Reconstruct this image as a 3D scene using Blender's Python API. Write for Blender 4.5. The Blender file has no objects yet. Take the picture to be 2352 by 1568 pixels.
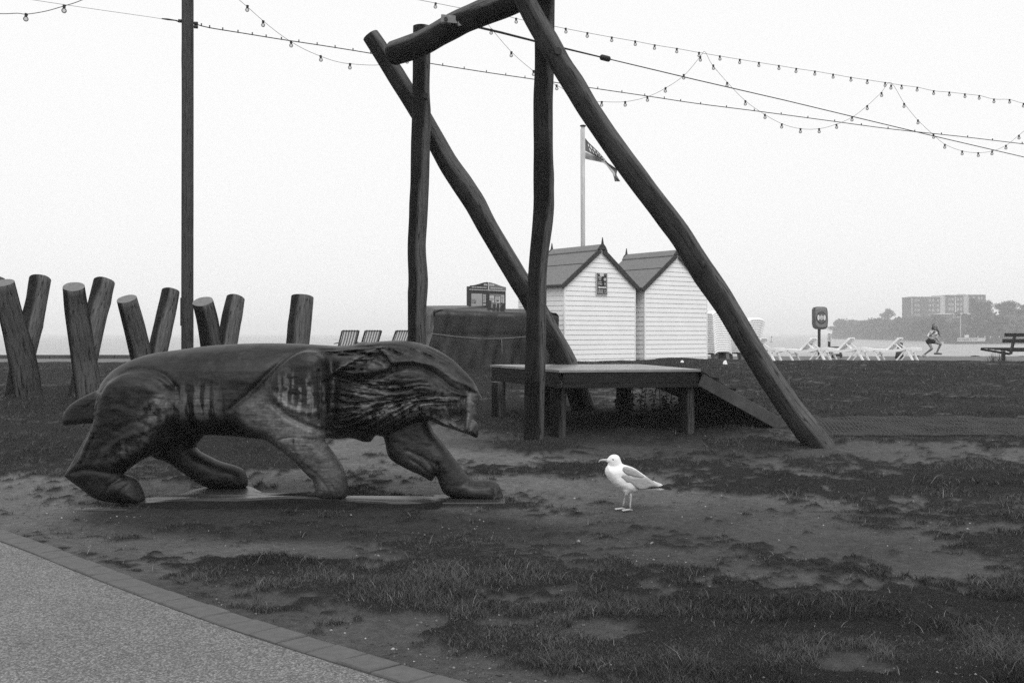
import bpy, bmesh, math, random
import numpy as np
from mathutils import Vector, Matrix

random.seed(7)
rng = np.random.default_rng(11)
S = bpy.context.scene
COL = S.collection
R_ = math.radians

# ------------------------------------------------------------------ camera, sky, sun, exposure
W0, CX, YH, FPX, EYE = 2352.0, 1176.0, 765.0, 2286.7, 1.5
cam_d = bpy.data.cameras.new("camera")
cam = bpy.data.objects.new("camera", cam_d)
COL.objects.link(cam)
cam.location = (0, 0, EYE)
cam.rotation_euler = (R_(90), 0, 0)
cam_d.sensor_width = 36.0
cam_d.lens = 35.0
cam_d.shift_y = -(784.0 - YH) / W0
cam_d.clip_start = 0.1
cam_d.clip_end = 9000
S.camera = cam

SUN_EL, SUN_ROT = 54.0, 168.0     # high pale sun behind overcast, a little behind and right of the camera
world = bpy.data.worlds.new("World")
S.world = world
world.use_nodes = True
wn, wl = world.node_tree.nodes, world.node_tree.links
wn.clear()
sky = wn.new("ShaderNodeTexSky")
sky.sky_type = 'NISHITA'
sky.sun_disc = False
sky.sun_elevation = R_(SUN_EL)
sky.sun_rotation = R_(SUN_ROT)
sky.air_density = 1.0
sky.dust_density = 6.0
bw = wn.new("ShaderNodeRGBToBW")
wl.new(sky.outputs[0], bw.inputs[0])
cloud = wn.new("ShaderNodeMix")          # the overcast layer evens the sky out to a pale grey
cloud.data_type = 'RGBA'
cloud.inputs[0].default_value = 0.8
wl.new(bw.outputs[0], cloud.inputs[6])
cloud.inputs[7].default_value = (11.9, 11.9, 11.9, 1)
bg = wn.new("ShaderNodeBackground")
bg.inputs[1].default_value = 0.1
wl.new(cloud.outputs[2], bg.inputs[0])
wo = wn.new("ShaderNodeOutputWorld")
wl.new(bg.outputs[0], wo.inputs[0])

sun_d = bpy.data.lights.new("sun", 'SUN')
sun_d.energy = 1.5
sun_d.angle = R_(40)
sun = bpy.data.objects.new("sun", sun_d)
COL.objects.link(sun)
_az = R_(SUN_ROT)
_sd = Vector((math.sin(_az) * math.cos(R_(SUN_EL)), math.cos(_az) * math.cos(R_(SUN_EL)), math.sin(R_(SUN_EL))))
sun.rotation_euler = (-_sd).to_track_quat('-Z', 'Y').to_euler()

S.render.engine = 'CYCLES'
S.view_settings.view_transform = 'Standard'
S.view_settings.look = 'None'
S.view_settings.exposure = 0.0
S.view_settings.gamma = 1.0
S.view_settings.use_curve_mapping = False
S.cycles.max_bounces = 6
S.cycles.diffuse_bounces = 3
S.cycles.volume_bounces = 1
S.cycles.use_denoising = False

# ------------------------------------------------------------------ helpers
def P(x, y, d):
    return Vector(((x - CX) / FPX * d, d, EYE - (y - YH) / FPX * d))

def tag(o, label=None, cat=None, group=None, kind=None):
    if label: o["label"] = label
    if cat: o["category"] = cat
    if group: o["group"] = group
    if kind: o["kind"] = kind
    return o

def thing(name, loc, label, cat, group=None, rz=0.0):
    o = bpy.data.objects.new(name, None)
    COL.objects.link(o)
    o.location = loc
    o.rotation_euler = (0, 0, rz)
    o.empty_display_size = 0.2
    return tag(o, label, cat, group)

def copy_tree(o, parent=None):
    c = o.copy()
    COL.objects.link(c)
    if parent is not None:
        c.parent = parent
    for ch in list(o.children):
        copy_tree(ch, c)
    return c

class MB:
    """collects shapes and links them as one mesh object"""
    def __init__(s):
        s.v, s.f, s.m, s.uv, s.at = [], [], [], {}, []
    def add(s, vs, fs, mi=0, at=None):
        b = len(s.v)
        s.v.extend([tuple(p) for p in vs])
        s.at.extend(at if at is not None else [0.0] * len(vs))
        for f in fs:
            s.f.append(tuple(b + i for i in f)); s.m.append(mi)
        return s
    def box(s, c, size, rot=None, mi=0, bev=0.0):
        x, y, z = [q / 2 for q in size]
        M = rot if rot is not None else Matrix.Identity(3)
        c = Vector(c)
        if bev <= 0:
            vs = [M @ Vector(p) + c for p in ((-x,-y,-z),(x,-y,-z),(x,y,-z),(-x,y,-z),(-x,-y,z),(x,-y,z),(x,y,z),(-x,y,z))]
            return s.add(vs, [(0,3,2,1),(4,5,6,7),(0,1,5,4),(1,2,6,5),(2,3,7,6),(3,0,4,7)], mi)
        bm = bmesh.new()
        bmesh.ops.create_cube(bm, size=1.0)
        for q in bm.verts: q.co = Vector((q.co.x * size[0], q.co.y * size[1], q.co.z * size[2]))
        bmesh.ops.bevel(bm, geom=bm.edges[:], offset=bev, segments=1, affect='EDGES')
        vs = [M @ q.co + c for q in bm.verts]
        fs = [tuple(l.vert.index for l in f.loops) for f in bm.faces]
        bm.free()
        return s.add(vs, fs, mi)
    def bar(s, a, b, w, h, mi=0, up=Vector((0, 0, 1)), bev=0.0):
        a, b = Vector(a), Vector(b)
        t = (b - a); L = t.length; t.normalize()
        sd = t.cross(up)
        if sd.length < 1e-4: sd = t.cross(Vector((0, 1, 0)))
        sd.normalize(); u = sd.cross(t)
        M = Matrix((t, sd, u)).transposed()
        return s.box((a + b) / 2, (L, w, h), M, mi, bev)
    def tube(s, pts, rad, n=12, mi=0, cap=True, capmi=None, wob=None, at=None):
        pts = [Vector(p) for p in pts]
        if not hasattr(rad, '__len__'): rad = [rad] * len(pts)
        b = len(s.v)
        k = len(pts)
        prev = None
        for i, p in enumerate(pts):
            t = (pts[min(i + 1, k - 1)] - pts[max(i - 1, 0)]).normalized()
            ref = Vector((0, 1, 0)) if abs(t.y) < 0.9 else Vector((0, 0, 1))
            sd = (ref.cross(t)).normalized() if prev is None else (prev - t * prev.dot(t)).normalized()
            prev = sd
            up = t.cross(sd)
            for j in range(n):
                a = 2 * math.pi * j / n
                r = rad[i] * (1 + (wob(i, j, a) if wob else 0))
                s.v.append(tuple(p + sd * (math.cos(a) * r) + up * (math.sin(a) * r)))
                s.at.append(at(i, j, a, (sd * math.cos(a) + up * math.sin(a))) if at else 0.0)
        for i in range(k - 1):
            for j in range(n):
                j2 = (j + 1) % n
                s.f.append((b + i*n + j, b + i*n + j2, b + (i+1)*n + j2, b + (i+1)*n + j)); s.m.append(mi)
        if cap:
            cm = mi if capmi is None else capmi
            s.f.append(tuple(b + j for j in reversed(range(n)))); s.m.append(cm)
            s.f.append(tuple(b + (k-1)*n + j for j in range(n))); s.m.append(cm)
        return s
    def sphere(s, c, r, n=10, m=6, mi=0):
        c = Vector(c)
        if not hasattr(r, '__len__'): r = (r, r, r)
        vs = [c + Vector((0, 0, r[2]))]
        for i in range(1, m):
            th = math.pi * i / m
            for j in range(n):
                a = 2 * math.pi * j / n
                vs.append(c + Vector((r[0]*math.sin(th)*math.cos(a), r[1]*math.sin(th)*math.sin(a), r[2]*math.cos(th))))
        vs.append(c - Vector((0, 0, r[2])))
        fs = [(0, 1 + j, 1 + (j+1) % n) for j in range(n)]
        for i in range(m - 2):
            for j in range(n):
                a0, a1 = 1 + i*n + j, 1 + i*n + (j+1) % n
                fs.append((a0, a0 + n, a1 + n, a1))
        L = len(vs) - 1
        fs += [(L, 1 + (m-2)*n + (j+1) % n, 1 + (m-2)*n + j) for j in range(n)]
        return s.add(vs, fs, mi)
    def prism(s, poly, a, b, mi=0):
        """poly: list of (u,v); a: function (u,v)->Vector for the front; b: offset vector"""
        n = len(poly)
        fr = [a(*p) for p in poly]
        b = Vector(b)
        vs = fr + [p + b for p in fr]
        fs = [tuple(range(n)), tuple(reversed(range(n, 2*n)))]
        fs += [(i, n + i, n + (i+1) % n, (i+1) % n) for i in range(n)]
        return s.add(vs, fs, mi)
    def build(s, name, mats, parent=None, smooth=False, origin=None, attr=None, fixn=True):
        me = bpy.data.meshes.new(name)
        o0 = Vector(origin) if origin is not None else (Vector(parent.location) if (parent is not None and origin is None and not getattr(s, 'local', False)) else Vector((0,0,0)))
        me.from_pydata([tuple(Vector(p) - o0) for p in s.v], [], s.f)
        for m in (mats if isinstance(mats, (list, tuple)) else [mats]): me.materials.append(m)
        if any(s.m): me.polygons.foreach_set("material_index", s.m)
        if smooth: me.polygons.foreach_set("use_smooth", [True] * len(me.polygons))
        if attr:
            a = me.attributes.new(attr, 'FLOAT', 'POINT')
            a.data.foreach_set("value", s.at)
        if fixn:
            bm = bmesh.new(); bm.from_mesh(me)
            bmesh.ops.recalc_face_normals(bm, faces=bm.faces[:])
            bm.to_mesh(me); bm.free()
        me.update()
        o = bpy.data.objects.new(name, me)
        COL.objects.link(o)
        if parent is not None: o.parent = parent
        elif origin is not None: o.location = o0
        return o
class LB(MB):
    local = True

def obj_from_np(name, V, faces, mat, parent=None, attrs=None, smooth=False, loc=None):
    """faces: (n,3) or (n,4) int array"""
    me = bpy.data.meshes.new(name)
    V = np.asarray(V, dtype=np.float32); faces = np.asarray(faces, dtype=np.int32)
    if loc is not None: V = V - np.asarray(loc, dtype=np.float32)
    k = faces.shape[1]; n = len(faces)
    me.vertices.add(len(V)); me.vertices.foreach_set("co", V.ravel())
    me.loops.add(n * k); me.loops.foreach_set("vertex_index", faces.ravel())
    me.polygons.add(n); me.polygons.foreach_set("loop_start", np.arange(0, n*k, k, dtype=np.int32))
    me.polygons.foreach_set("loop_total", np.full(n, k, dtype=np.int32))
    if smooth: me.polygons.foreach_set("use_smooth", np.ones(n, dtype=bool))
    for nm, arr in (attrs or {}).items():
        a = me.attributes.new(nm, 'FLOAT', 'POINT'); a.data.foreach_set("value", np.asarray(arr, dtype=np.float32))
    me.update(calc_edges=True)
    me.validate()
    for m in (mat if isinstance(mat, (list, tuple)) else [mat]): me.materials.append(m)
    o = bpy.data.objects.new(name, me); COL.objects.link(o)
    if parent is not None: o.parent = parent
    elif loc is not None: o.location = loc
    return o

# value noise in numpy
def _hash(ix, iy, seed):
    n = (ix.astype(np.int64) * 374761393 + iy.astype(np.int64) * 668265263 + seed * 1442695041) & 0x7fffffff
    n = ((n ^ (n >> 13)) * 1274126177) & 0x7fffffff
    return ((n ^ (n >> 16)) & 0xffff) / 65535.0
def vn(x, y, seed=0):
    ix, iy = np.floor(x), np.floor(y)
    fx, fy = x - ix, y - iy
    fx, fy = fx*fx*(3-2*fx), fy*fy*(3-2*fy)
    a, b = _hash(ix, iy, seed), _hash(ix+1, iy, seed)
    c, d = _hash(ix, iy+1, seed), _hash(ix+1, iy+1, seed)
    return (a*(1-fx)+b*fx)*(1-fy) + (c*(1-fx)+d*fx)*fy
def fbm(x, y, seed=0, o=4):
    r, a, t = 0, 1.0, 0
    for i in range(o):
        r = r + a * vn(x * 2**i + 17*i, y * 2**i - 9*i, seed + i); t += a; a *= 0.5
    return r / t
def sstep(a, b, x):
    t = np.clip((x - a) / (b - a), 0, 1)
    return t*t*(3-2*t)

# ------------------------------------------------------------------ materials
def newmat(name):
    m = bpy.data.materials.new(name); m.use_nodes = True
    n = m.node_tree.nodes; n.clear()
    out = n.new("ShaderNodeOutputMaterial"); b = n.new("ShaderNodeBsdfPrincipled")
    m.node_tree.links.new(b.outputs[0], out.inputs[0])
    return m, n, m.node_tree.links, b
def g(v): return (v, v, v, 1)
def ramp(n, l, src, stops):
    r = n.new("ShaderNodeValToRGB")
    while len(r.color_ramp.elements) < len(stops): r.color_ramp.elements.new(0.5)
    for e, (p, v) in zip(r.color_ramp.elements, stops):
        e.position = p; e.color = g(v)
    l.new(src, r.inputs[0]); return r.outputs[0]
def noise(n, l, vec, scale, detail=4, rough=0.6, dist=0.0):
    t = n.new("ShaderNodeTexNoise"); t.inputs["Scale"].default_value = scale
    t.inputs["Detail"].default_value = detail; t.inputs["Roughness"].default_value = rough
    t.inputs["Distortion"].default_value = dist
    if vec is not None: l.new(vec, t.inputs["Vector"])
    return t.outputs[0]
def mapping(n, l, src, scale=(1,1,1), rot=(0,0,0)):
    m = n.new("ShaderNodeMapping"); m.inputs["Scale"].default_value = scale; m.inputs["Rotation"].default_value = rot
    l.new(src, m.inputs[0]); return m.outputs[0]
def coord(n, which="Object"):
    return n.new("ShaderNodeTexCoord").outputs[which]
def mixc(n, l, fac, a, b, mode='MIX'):
    m = n.new("ShaderNodeMix"); m.data_type = 'RGBA'; m.blend_type = mode
    if isinstance(fac, float): m.inputs[0].default_value = fac
    else: l.new(fac, m.inputs[0])
    for i, q in ((6, a), (7, b)):
        if isinstance(q, float): m.inputs[i].default_value = g(q)
        else: l.new(q, m.inputs[i])
    return m.outputs[2]
def bump(n, l, h, strength, dist, b):
    t = n.new("ShaderNodeBump"); t.inputs["Strength"].default_value = strength; t.inputs["Distance"].default_value = dist
    l.new(h, t.inputs["Height"]); l.new(t.outputs[0], b.inputs["Normal"])
def attr(n, name):
    a = n.new("ShaderNodeAttribute"); a.attribute_name = name; return a.outputs["Fac"]

def plain(name, v, rough=0.6, var=0.18, scale=8.0, bmp=0.0, spec=0.4, metal=0.0, stretch=(1,1,1)):
    m, n, l, b = newmat(name)
    c = mapping(n, l, coord(n), stretch)
    t = noise(n, l, c, scale, 5, 0.65)
    l.new(ramp(n, l, t, [(0.25, v*(1-var)), (0.75, v*(1+var))]), b.inputs["Base Color"])
    b.inputs["Roughness"].default_value = rough
    b.inputs["Specular IOR Level"].default_value = spec
    b.inputs["Metallic"].default_value = metal
    if bmp: bump(n, l, t, 0.6, bmp, b)
    return m

def wood_log(name, dark, pale, spec=0.10, rough=0.75):
    """weathered round timber: 'wear' picks the dry pale side; grain runs along the stored 'along' coordinate"""
    m, n, l, b = newmat(name)
    cx = n.new("ShaderNodeCombineXYZ")
    l.new(attr(n, "along"), cx.inputs[0]); l.new(attr(n, "around"), cx.inputs[1])
    gr = noise(n, l, mapping(n, l, cx.outputs[0], (1.2, 9, 1)), 3.0, 6, 0.7, 0.3)
    fine = noise(n, l, mapping(n, l, cx.outputs[0], (3, 60, 1)), 2.0, 3, 0.6)
    blot = noise(n, l, coord(n), 2.2, 5, 0.6)
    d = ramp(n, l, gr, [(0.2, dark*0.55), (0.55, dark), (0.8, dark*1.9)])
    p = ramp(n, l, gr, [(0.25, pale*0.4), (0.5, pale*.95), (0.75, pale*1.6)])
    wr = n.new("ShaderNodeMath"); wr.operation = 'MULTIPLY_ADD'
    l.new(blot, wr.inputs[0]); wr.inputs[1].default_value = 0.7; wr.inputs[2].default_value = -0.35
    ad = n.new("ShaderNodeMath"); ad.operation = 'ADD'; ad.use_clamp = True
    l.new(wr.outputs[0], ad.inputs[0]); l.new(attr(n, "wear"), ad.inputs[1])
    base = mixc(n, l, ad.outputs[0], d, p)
    crack = ramp(n, l, fine, [(0.0, 0.1), (0.33, 0.15), (0.41, 0.95), (1.0, 1.1)])
    tk = noise(n, l, mapping(n, l, cx.outputs[0], (0.55, 5.5, 1)), 1.0, 3, 0.55, 0.15)
    sb = n.new("ShaderNodeMath"); sb.operation = 'SUBTRACT'; l.new(tk, sb.inputs[0]); sb.inputs[1].default_value = 0.5
    ab = n.new("ShaderNodeMath"); ab.operation = 'ABSOLUTE'; l.new(sb.outputs[0], ab.inputs[0])
    split = ramp(n, l, ab.outputs[0], [(0.0, 0.12), (0.007, 0.2), (0.016, 1.0), (1.0, 1.0)])
    tone = mixc(n, l, 0.75, base, crack, 'MULTIPLY')
    l.new(mixc(n, l, 0.9, tone, split, 'MULTIPLY'), b.inputs["Base Color"])
    b.inputs["Roughness"].default_value = rough; b.inputs["Specular IOR Level"].default_value = spec
    bump(n, l, mixc(n, l, 0.5, gr, fine), 0.8, 0.02, b)
    return m

M = {}
M['log'] = wood_log("dark_weathered_log", 0.007, 0.105)
M['log_mid'] = wood_log("grey_weathered_log", 0.010, 0.085)
M['pole'] = wood_log("tarred_pole", 0.03, 0.06)
def endgrain():
    m, n, l, b = newmat("sawn_end_grain")
    w = n.new("ShaderNodeTexWave"); w.wave_type = 'RINGS'; w.rings_direction = 'Z'
    w.inputs["Scale"].default_value = 18; w.inputs["Distortion"].default_value = 3; w.inputs["Detail"].default_value = 3
    l.new(coord(n), w.inputs[0])
    k = noise(n, l, coord(n), 20, 4)
    l.new(mixc(n, l, 0.5, ramp(n, l, w.outputs[1], [(0, 0.10), (1, 0.16)]), ramp(n, l, k, [(0.3, 0.08), (0.7, 0.2)])), b.inputs["Base Color"])
    b.inputs["Roughness"].default_value = 0.8
    return m
M['end'] = endgrain()
M['white_paint'] = plain("white_painted_boards", 0.85, 0.5, 0.05, 3.0, 0.001)
M['roof_felt'] = plain("grey_roof_felt", 0.16, 0.85, 0.2, 14.0, 0.003)
M['dark_trim'] = plain("dark_painted_trim", 0.035, 0.6, 0.2, 12.0)
M['black_metal'] = plain("black_metal", 0.012, 0.5, 0.2, 20.0)
M['steel'] = plain("galvanised_steel", 0.16, 0.45, 0.25, 25.0, metal=0.3)
M['white_plastic'] = plain("white_moulded_plastic", 0.87, 0.35, 0.04, 5.0)
M['grey_plastic'] = plain("mid_grey_plastic", 0.10, 0.45, 0.15, 9.0)
M['pale'] = plain("pale_print", 0.62, 0.6, 0.05, 30.0)
M['ink'] = plain("dark_ink", 0.02, 0.6, 0.1, 30.0)
M['midgrey'] = plain("mid_grey_print", 0.13, 0.5, 0.08, 20.0)
M['timber'] = plain("sawn_dark_timber", 0.017, 0.75, 0.5, 5.0, 0.004, 0.12, stretch=(1, 1, 4))
M['wire'] = plain("black_wire", 0.01, 0.6, 0.1, 10)

def rough_log(name, pts, rad, parent, seed=0, n=22, step=0.10, wear_dir=(0.75, -0.1, 0.0), wear_cut=0.45, mats=None, wobble=0.05, knots=(), flat_wear=0.0):
    """a peeled trunk: resampled path, uneven girth, a paler dry side"""
    pts = [Vector(p) for p in pts]
    if not hasattr(rad, '__len__'): rad = [rad] * len(pts)
    L = [0.0]
    for a, b in zip(pts, pts[1:]): L.append(L[-1] + (b - a).length)
    k = max(6, int(L[-1] / step))
    ss = np.linspace(0, L[-1], k)
    # smooth catmull-like resample
    co = np.array([tuple(p) for p in pts])
    C = np.stack([np.interp(ss, L, co[:, i]) for i in range(3)], 1)
    for _ in range(2):
        C[1:-1] = 0.25*C[:-2] + 0.5*C[1:-1] + 0.25*C[2:]
    rr = np.interp(ss, L, rad)
    rs = np.random.default_rng(seed)
    ph = rs.random(6) * 50
    knots = tuple(knots) + tuple((rs.uniform(.1, .95)*L[-1], rs.uniform(0, 6.28), rs.uniform(.04, .085), rs.uniform(.07, .16)) for _ in range(int(1 + L[-1]*.6)))
    wd = Vector(wear_dir).normalized()
    mb = MB()
    al, ar = [], []
    def wob(i, j, a):
        s = ss[i]
        q = wobble * (2*float(vn(np.array(s*1.3+ph[0]), np.array(math.cos(a)*0.8+ph[1]), seed)) - 1)
        q += wobble*0.8 * (2*float(vn(np.array(s*3.1+ph[2]), np.array(math.sin(a)*1.6+math.cos(a)*1.1+ph[3]), seed+3)) - 1)
        q += 0.012*math.sin(a*5+ph[4]) + 0.018*math.cos(a*2+ph[5])
        for (ks, ka, kh, kw) in knots:
            da = (a - ka + math.pi) % (2*math.pi) - math.pi
            q += kh * math.exp(-((s-ks)/kw)**2 - (da/0.6)**2)
        return q
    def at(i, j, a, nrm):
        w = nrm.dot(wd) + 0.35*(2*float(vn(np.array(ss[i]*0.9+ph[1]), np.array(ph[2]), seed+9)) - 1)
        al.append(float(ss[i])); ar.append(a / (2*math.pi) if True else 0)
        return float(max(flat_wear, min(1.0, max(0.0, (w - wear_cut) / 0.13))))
    mb.tube([tuple(p) for p in C], list(rr), n, 0, True, 1, wob, at)
    o = mb.build(name, mats or [M['log'], M['end']], parent, True, attr="wear")
    me = o.data
    a1 = me.attributes.new("along", 'FLOAT', 'POINT'); a1.data.foreach_set("value", al)
    a2 = me.attributes.new("around", 'FLOAT', 'POINT'); a2.data.foreach_set("value", [abs(2*q-1) for q in ar])
    for p in me.polygons:
        if p.material_index == 1: p.use_smooth = False
    return o

def text_mesh(body, size, mat, name, parent, origin, xdir, ydir, align='CENTER', thick=0.002, off=0.0):
    """flat printed lettering laid on a face"""
    cu = bpy.data.curves.new(name, 'FONT'); cu.body = body; cu.size = size; cu.align_x = align; cu.align_y = 'CENTER'
    cu.extrude = thick; cu.resolution_u = 2; cu.offset = off
    t = bpy.data.objects.new("tmp_text", cu); COL.objects.link(t)
    dg = bpy.context.evaluated_depsgraph_get()
    me = bpy.data.meshes.new_from_object(t.evaluated_get(dg))
    bpy.data.objects.remove(t)
    me.name = name
    x, y = Vector(xdir).normalized(), Vector(ydir).normalized()
    zz = x.cross(y)
    Mx = Matrix((x, y, zz)).transposed().to_4x4()
    base = Vector(origin) - (Vector(parent.location) if parent is not None else Vector((0,0,0)))
    me.transform(Matrix.Translation(base) @ Mx)
    me.materials.clear(); me.materials.append(mat)
    o = bpy.data.objects.new(name, me); COL.objects.link(o)
    if parent is not None: o.parent = parent
    return o

# --------------------------------------------------------- implicit carving (signed distance -> mesh)
def catmull(poly, sub=4, closed=True):
    p = np.array(poly, dtype=float); n = len(p); out = []
    rngi = range(n) if closed else range(n - 1)
    for i in rngi:
        if closed: a, b, c, d = p[(i-1) % n], p[i], p[(i+1) % n], p[(i+2) % n]
        else: a, b, c, d = p[max(i-1, 0)], p[i], p[i+1], p[min(i+2, n-1)]
        for k in range(sub):
            t = k / sub
            out.append(0.5*((2*b) + (-a+c)*t + (2*a-5*b+4*c-d)*t*t + (-a+3*b-3*c+d)*t**3))
    if not closed: out.append(p[-1])
    return np.array(out)
def seg_dist(X, Z, pl, closed):
    D = np.full(X.shape, 1e9)
    n = len(pl)
    for i in range(n if closed else n - 1):
        ax, az = pl[i]; bx, bz = pl[(i+1) % n]
        dx, dz = bx-ax, bz-az
        q = dx*dx + dz*dz + 1e-12
        t = np.clip(((X-ax)*dx + (Z-az)*dz) / q, 0, 1)
        D = np.minimum(D, (X-ax-t*dx)**2 + (Z-az-t*dz)**2)
    return np.sqrt(D)
def inside(X, Z, pl):
    r = np.zeros(X.shape, dtype=bool); n = len(pl)
    for i in range(n):
        ax, az = pl[i]; bx, bz = pl[(i+1) % n]
        c = ((az > Z) != (bz > Z))
        if abs(bz-az) < 1e-12: continue
        r ^= c & (X < (bx-ax)*(Z-az)/(bz-az) + ax)
    return r
def poly_sd(X, Z, pl):
    d = seg_dist(X, Z, pl, True)
    return np.where(inside(X, Z, pl), -d, d)
def smin(a, b, k):
    h = np.clip(0.5 + 0.5*(b-a)/k, 0, 1)
    return b + (a-b)*h - k*h*(1-h)
def inflate(d2, Y, y0, T, R):
    """outline d2 (nx,nz) given thickness: y half extent T, edge roundness R"""
    a = np.maximum(d2 + R, 0)[:, None, :]
    k = (R / T)
    if hasattr(k, 'shape') and getattr(k, 'ndim', 0) == 2: k = k[:, None, :]
    y0_ = y0[:, None, :] if hasattr(y0, 'ndim') and getattr(y0, 'ndim', 0) == 2 else y0
    return (np.sqrt(a*a + (k*(Y[None, :, None] - y0_))**2) - R).astype(np.float32)
def surface_nets(Fv, org, h):
    s = Fv < 0
    c = s[:-1,:-1,:-1].astype(np.int8)
    for dx in (0,1):
        for dy in (0,1):
            for dz in (0,1):
                if dx+dy+dz: c = c + s[dx:s.shape[0]-1+dx, dy:s.shape[1]-1+dy, dz:s.shape[2]-1+dz]
    act = (c > 0) & (c < 8)
    idx = np.full(act.shape, -1, dtype=np.int64)
    I = np.argwhere(act); idx[act] = np.arange(len(I))
    acc = np.zeros((len(I), 3)); cnt = np.zeros(len(I))
    cor = [(0,0,0),(1,0,0),(0,1,0),(1,1,0),(0,0,1),(1,0,1),(0,1,1),(1,1,1)]
    val = [Fv[I[:,0]+a, I[:,1]+b, I[:,2]+d] for a,b,d in cor]
    for i in range(8):
        for j in range(i+1, 8):
            if sum(abs(p-q) for p, q in zip(cor[i], cor[j])) != 1: continue
            m = (val[i] < 0) != (val[j] < 0)
            t = val[i] / np.where(np.abs(val[i]-val[j]) < 1e-9, 1, val[i]-val[j])
            pt = np.array(cor[i])[None] + t[:,None]*(np.array(cor[j])-np.array(cor[i]))[None]
            acc[m] += pt[m]; cnt[m] += 1
    Vv = (I + acc / cnt[:,None]) * h + np.array(org)[None]
    quads = []
    for ax in range(3):
        sl0 = [slice(None)]*3; sl1 = [slice(None)]*3
        sl0[ax] = slice(0, -1); sl1[ax] = slice(1, None)
        a, b = s[tuple(sl0)], s[tuple(sl1)]
        E = np.argwhere(a != b)
        o1, o2 = [(1,2),(2,0),(0,1)][ax]
        ok = (E[:,o1] > 0) & (E[:,o2] > 0) & (E[:,o1] < act.shape[o1]) & (E[:,o2] < act.shape[o2])
        E = E[ok]
        flip = a[tuple(E.T)]
        def nb(d1, d2):
            Q = E.copy(); Q[:,o1] -= d1; Q[:,o2] -= d2
            return idx[tuple(Q.T)]
        q = np.stack([nb(1,1), nb(0,1), nb(0,0), nb(1,0)], 1)
        q[~flip] = q[~flip][:, ::-1]
        quads.append(q)
    return Vv, np.concatenate(quads)
def caps_field(X, Y, Z, caps, k=0.03):
    """smooth union of tapered capsules ((p, q, r0, r1), ...)"""
    F_ = None
    for (p, q, r0, r1) in caps:
        p, q = np.array(p, float), np.array(q, float); d = q-p; L = (d*d).sum() + 1e-12
        t = np.clip(((X-p[0])*d[0] + (Y-p[1])*d[1] + (Z-p[2])*d[2]) / L, 0, 1)
        f = np.sqrt((X-p[0]-t*d[0])**2 + (Y-p[1]-t*d[1])**2 + (Z-p[2]-t*d[2])**2) - (r0 + t*(r1-r0))
        F_ = f if F_ is None else smin(F_, f, k)
    return F_
def caps_mesh(caps, h, k=0.03, pad=0.03):
    A = np.array([list(c[0]) for c in caps] + [list(c[1]) for c in caps]); rm = max(max(c[2], c[3]) for c in caps) + pad
    lo, hi = A.min(0) - rm, A.max(0) + rm
    ax = [np.arange(lo[i], hi[i] + h, h) for i in range(3)]
    X, Y, Z = np.meshgrid(*ax, indexing='ij', sparse=True)
    return surface_nets(caps_field(X, Y, Z, caps, k) + 0*X + 0*Y + 0*Z, lo, h)
# ------------------------------------------------------------------ ground
_PY = [-200, 6.3, 7.9, 9.6, 10.8, 12.5, 15.0, 18.0, 22.0, 25.0, 28.4, 29.3, 29.8, 400]
_PZ = [0, 0, -.06, -.06, .03, .15, .32, .46, .66, .775, .775, .60, .55, .55]
def terrain_base(X, Y):
    z = np.interp(Y, _PY, _PZ)
    sc = np.interp(X, [-9, -3, 0, 5, 8, 12], [.86, .9, 1.0, 1.0, .92, .90])
    return np.where(Y < 29.0, z * sc, z)

def vproj(X, Y, Z):
    Yc = np.maximum(Y, 0.8)
    return CX + FPX*X/Yc, YH + FPX*(EYE - Z)/Yc

# kerb line of the path (outer edge), picked on the ground
_OUT = [(-320,1138),(-150,1178),(0,1216),(48,1234),(123,1258),(202,1290),(281,1320),(382,1356),(483,1392),(593,1430),(738,1474),(892,1520),(1006,1553),(1150,1592),(1400,1655)]
def flat_pt(x, y):
    d = EYE*FPX/(y - YH)
    return ((x-CX)/FPX*d, d)
KERB = np.array([flat_pt(*p) for p in _OUT])
KERB = catmull(KERB, 6, False)
for _ in range(30):
    KERB[1:-1] = 0.25*KERB[:-2] + 0.5*KERB[1:-1] + 0.25*KERB[2:]
# extend the ends along their tangents
_t0 = KERB[0]-KERB[2]; _t0 /= np.linalg.norm(_t0); _t1 = KERB[-1]-KERB[-3]; _t1 /= np.linalg.norm(_t1)
KERB = np.concatenate([[KERB[0] + _t0*6], KERB, [KERB[-1] + _t1*6]])
PATH_POLY = np.concatenate([KERB, [[KERB[-1][0], -8], [-16, -8], [-16, KERB[0][1]]]])

def path_sd(X, Y):
    d = seg_dist(X, Y, KERB, False)
    return np.where(inside(X, Y, PATH_POLY), -d, d)

def E(x, y, cx, cy, rx, ry, ang=0):
    c, s = math.cos(R_(ang)), math.sin(R_(ang))
    u, v = ((x-cx)*c + (y-cy)*s)/rx, (-(x-cx)*s + (y-cy)*c)/ry
    return np.exp(-(u*u+v*v)**2 * 0.7)

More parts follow.
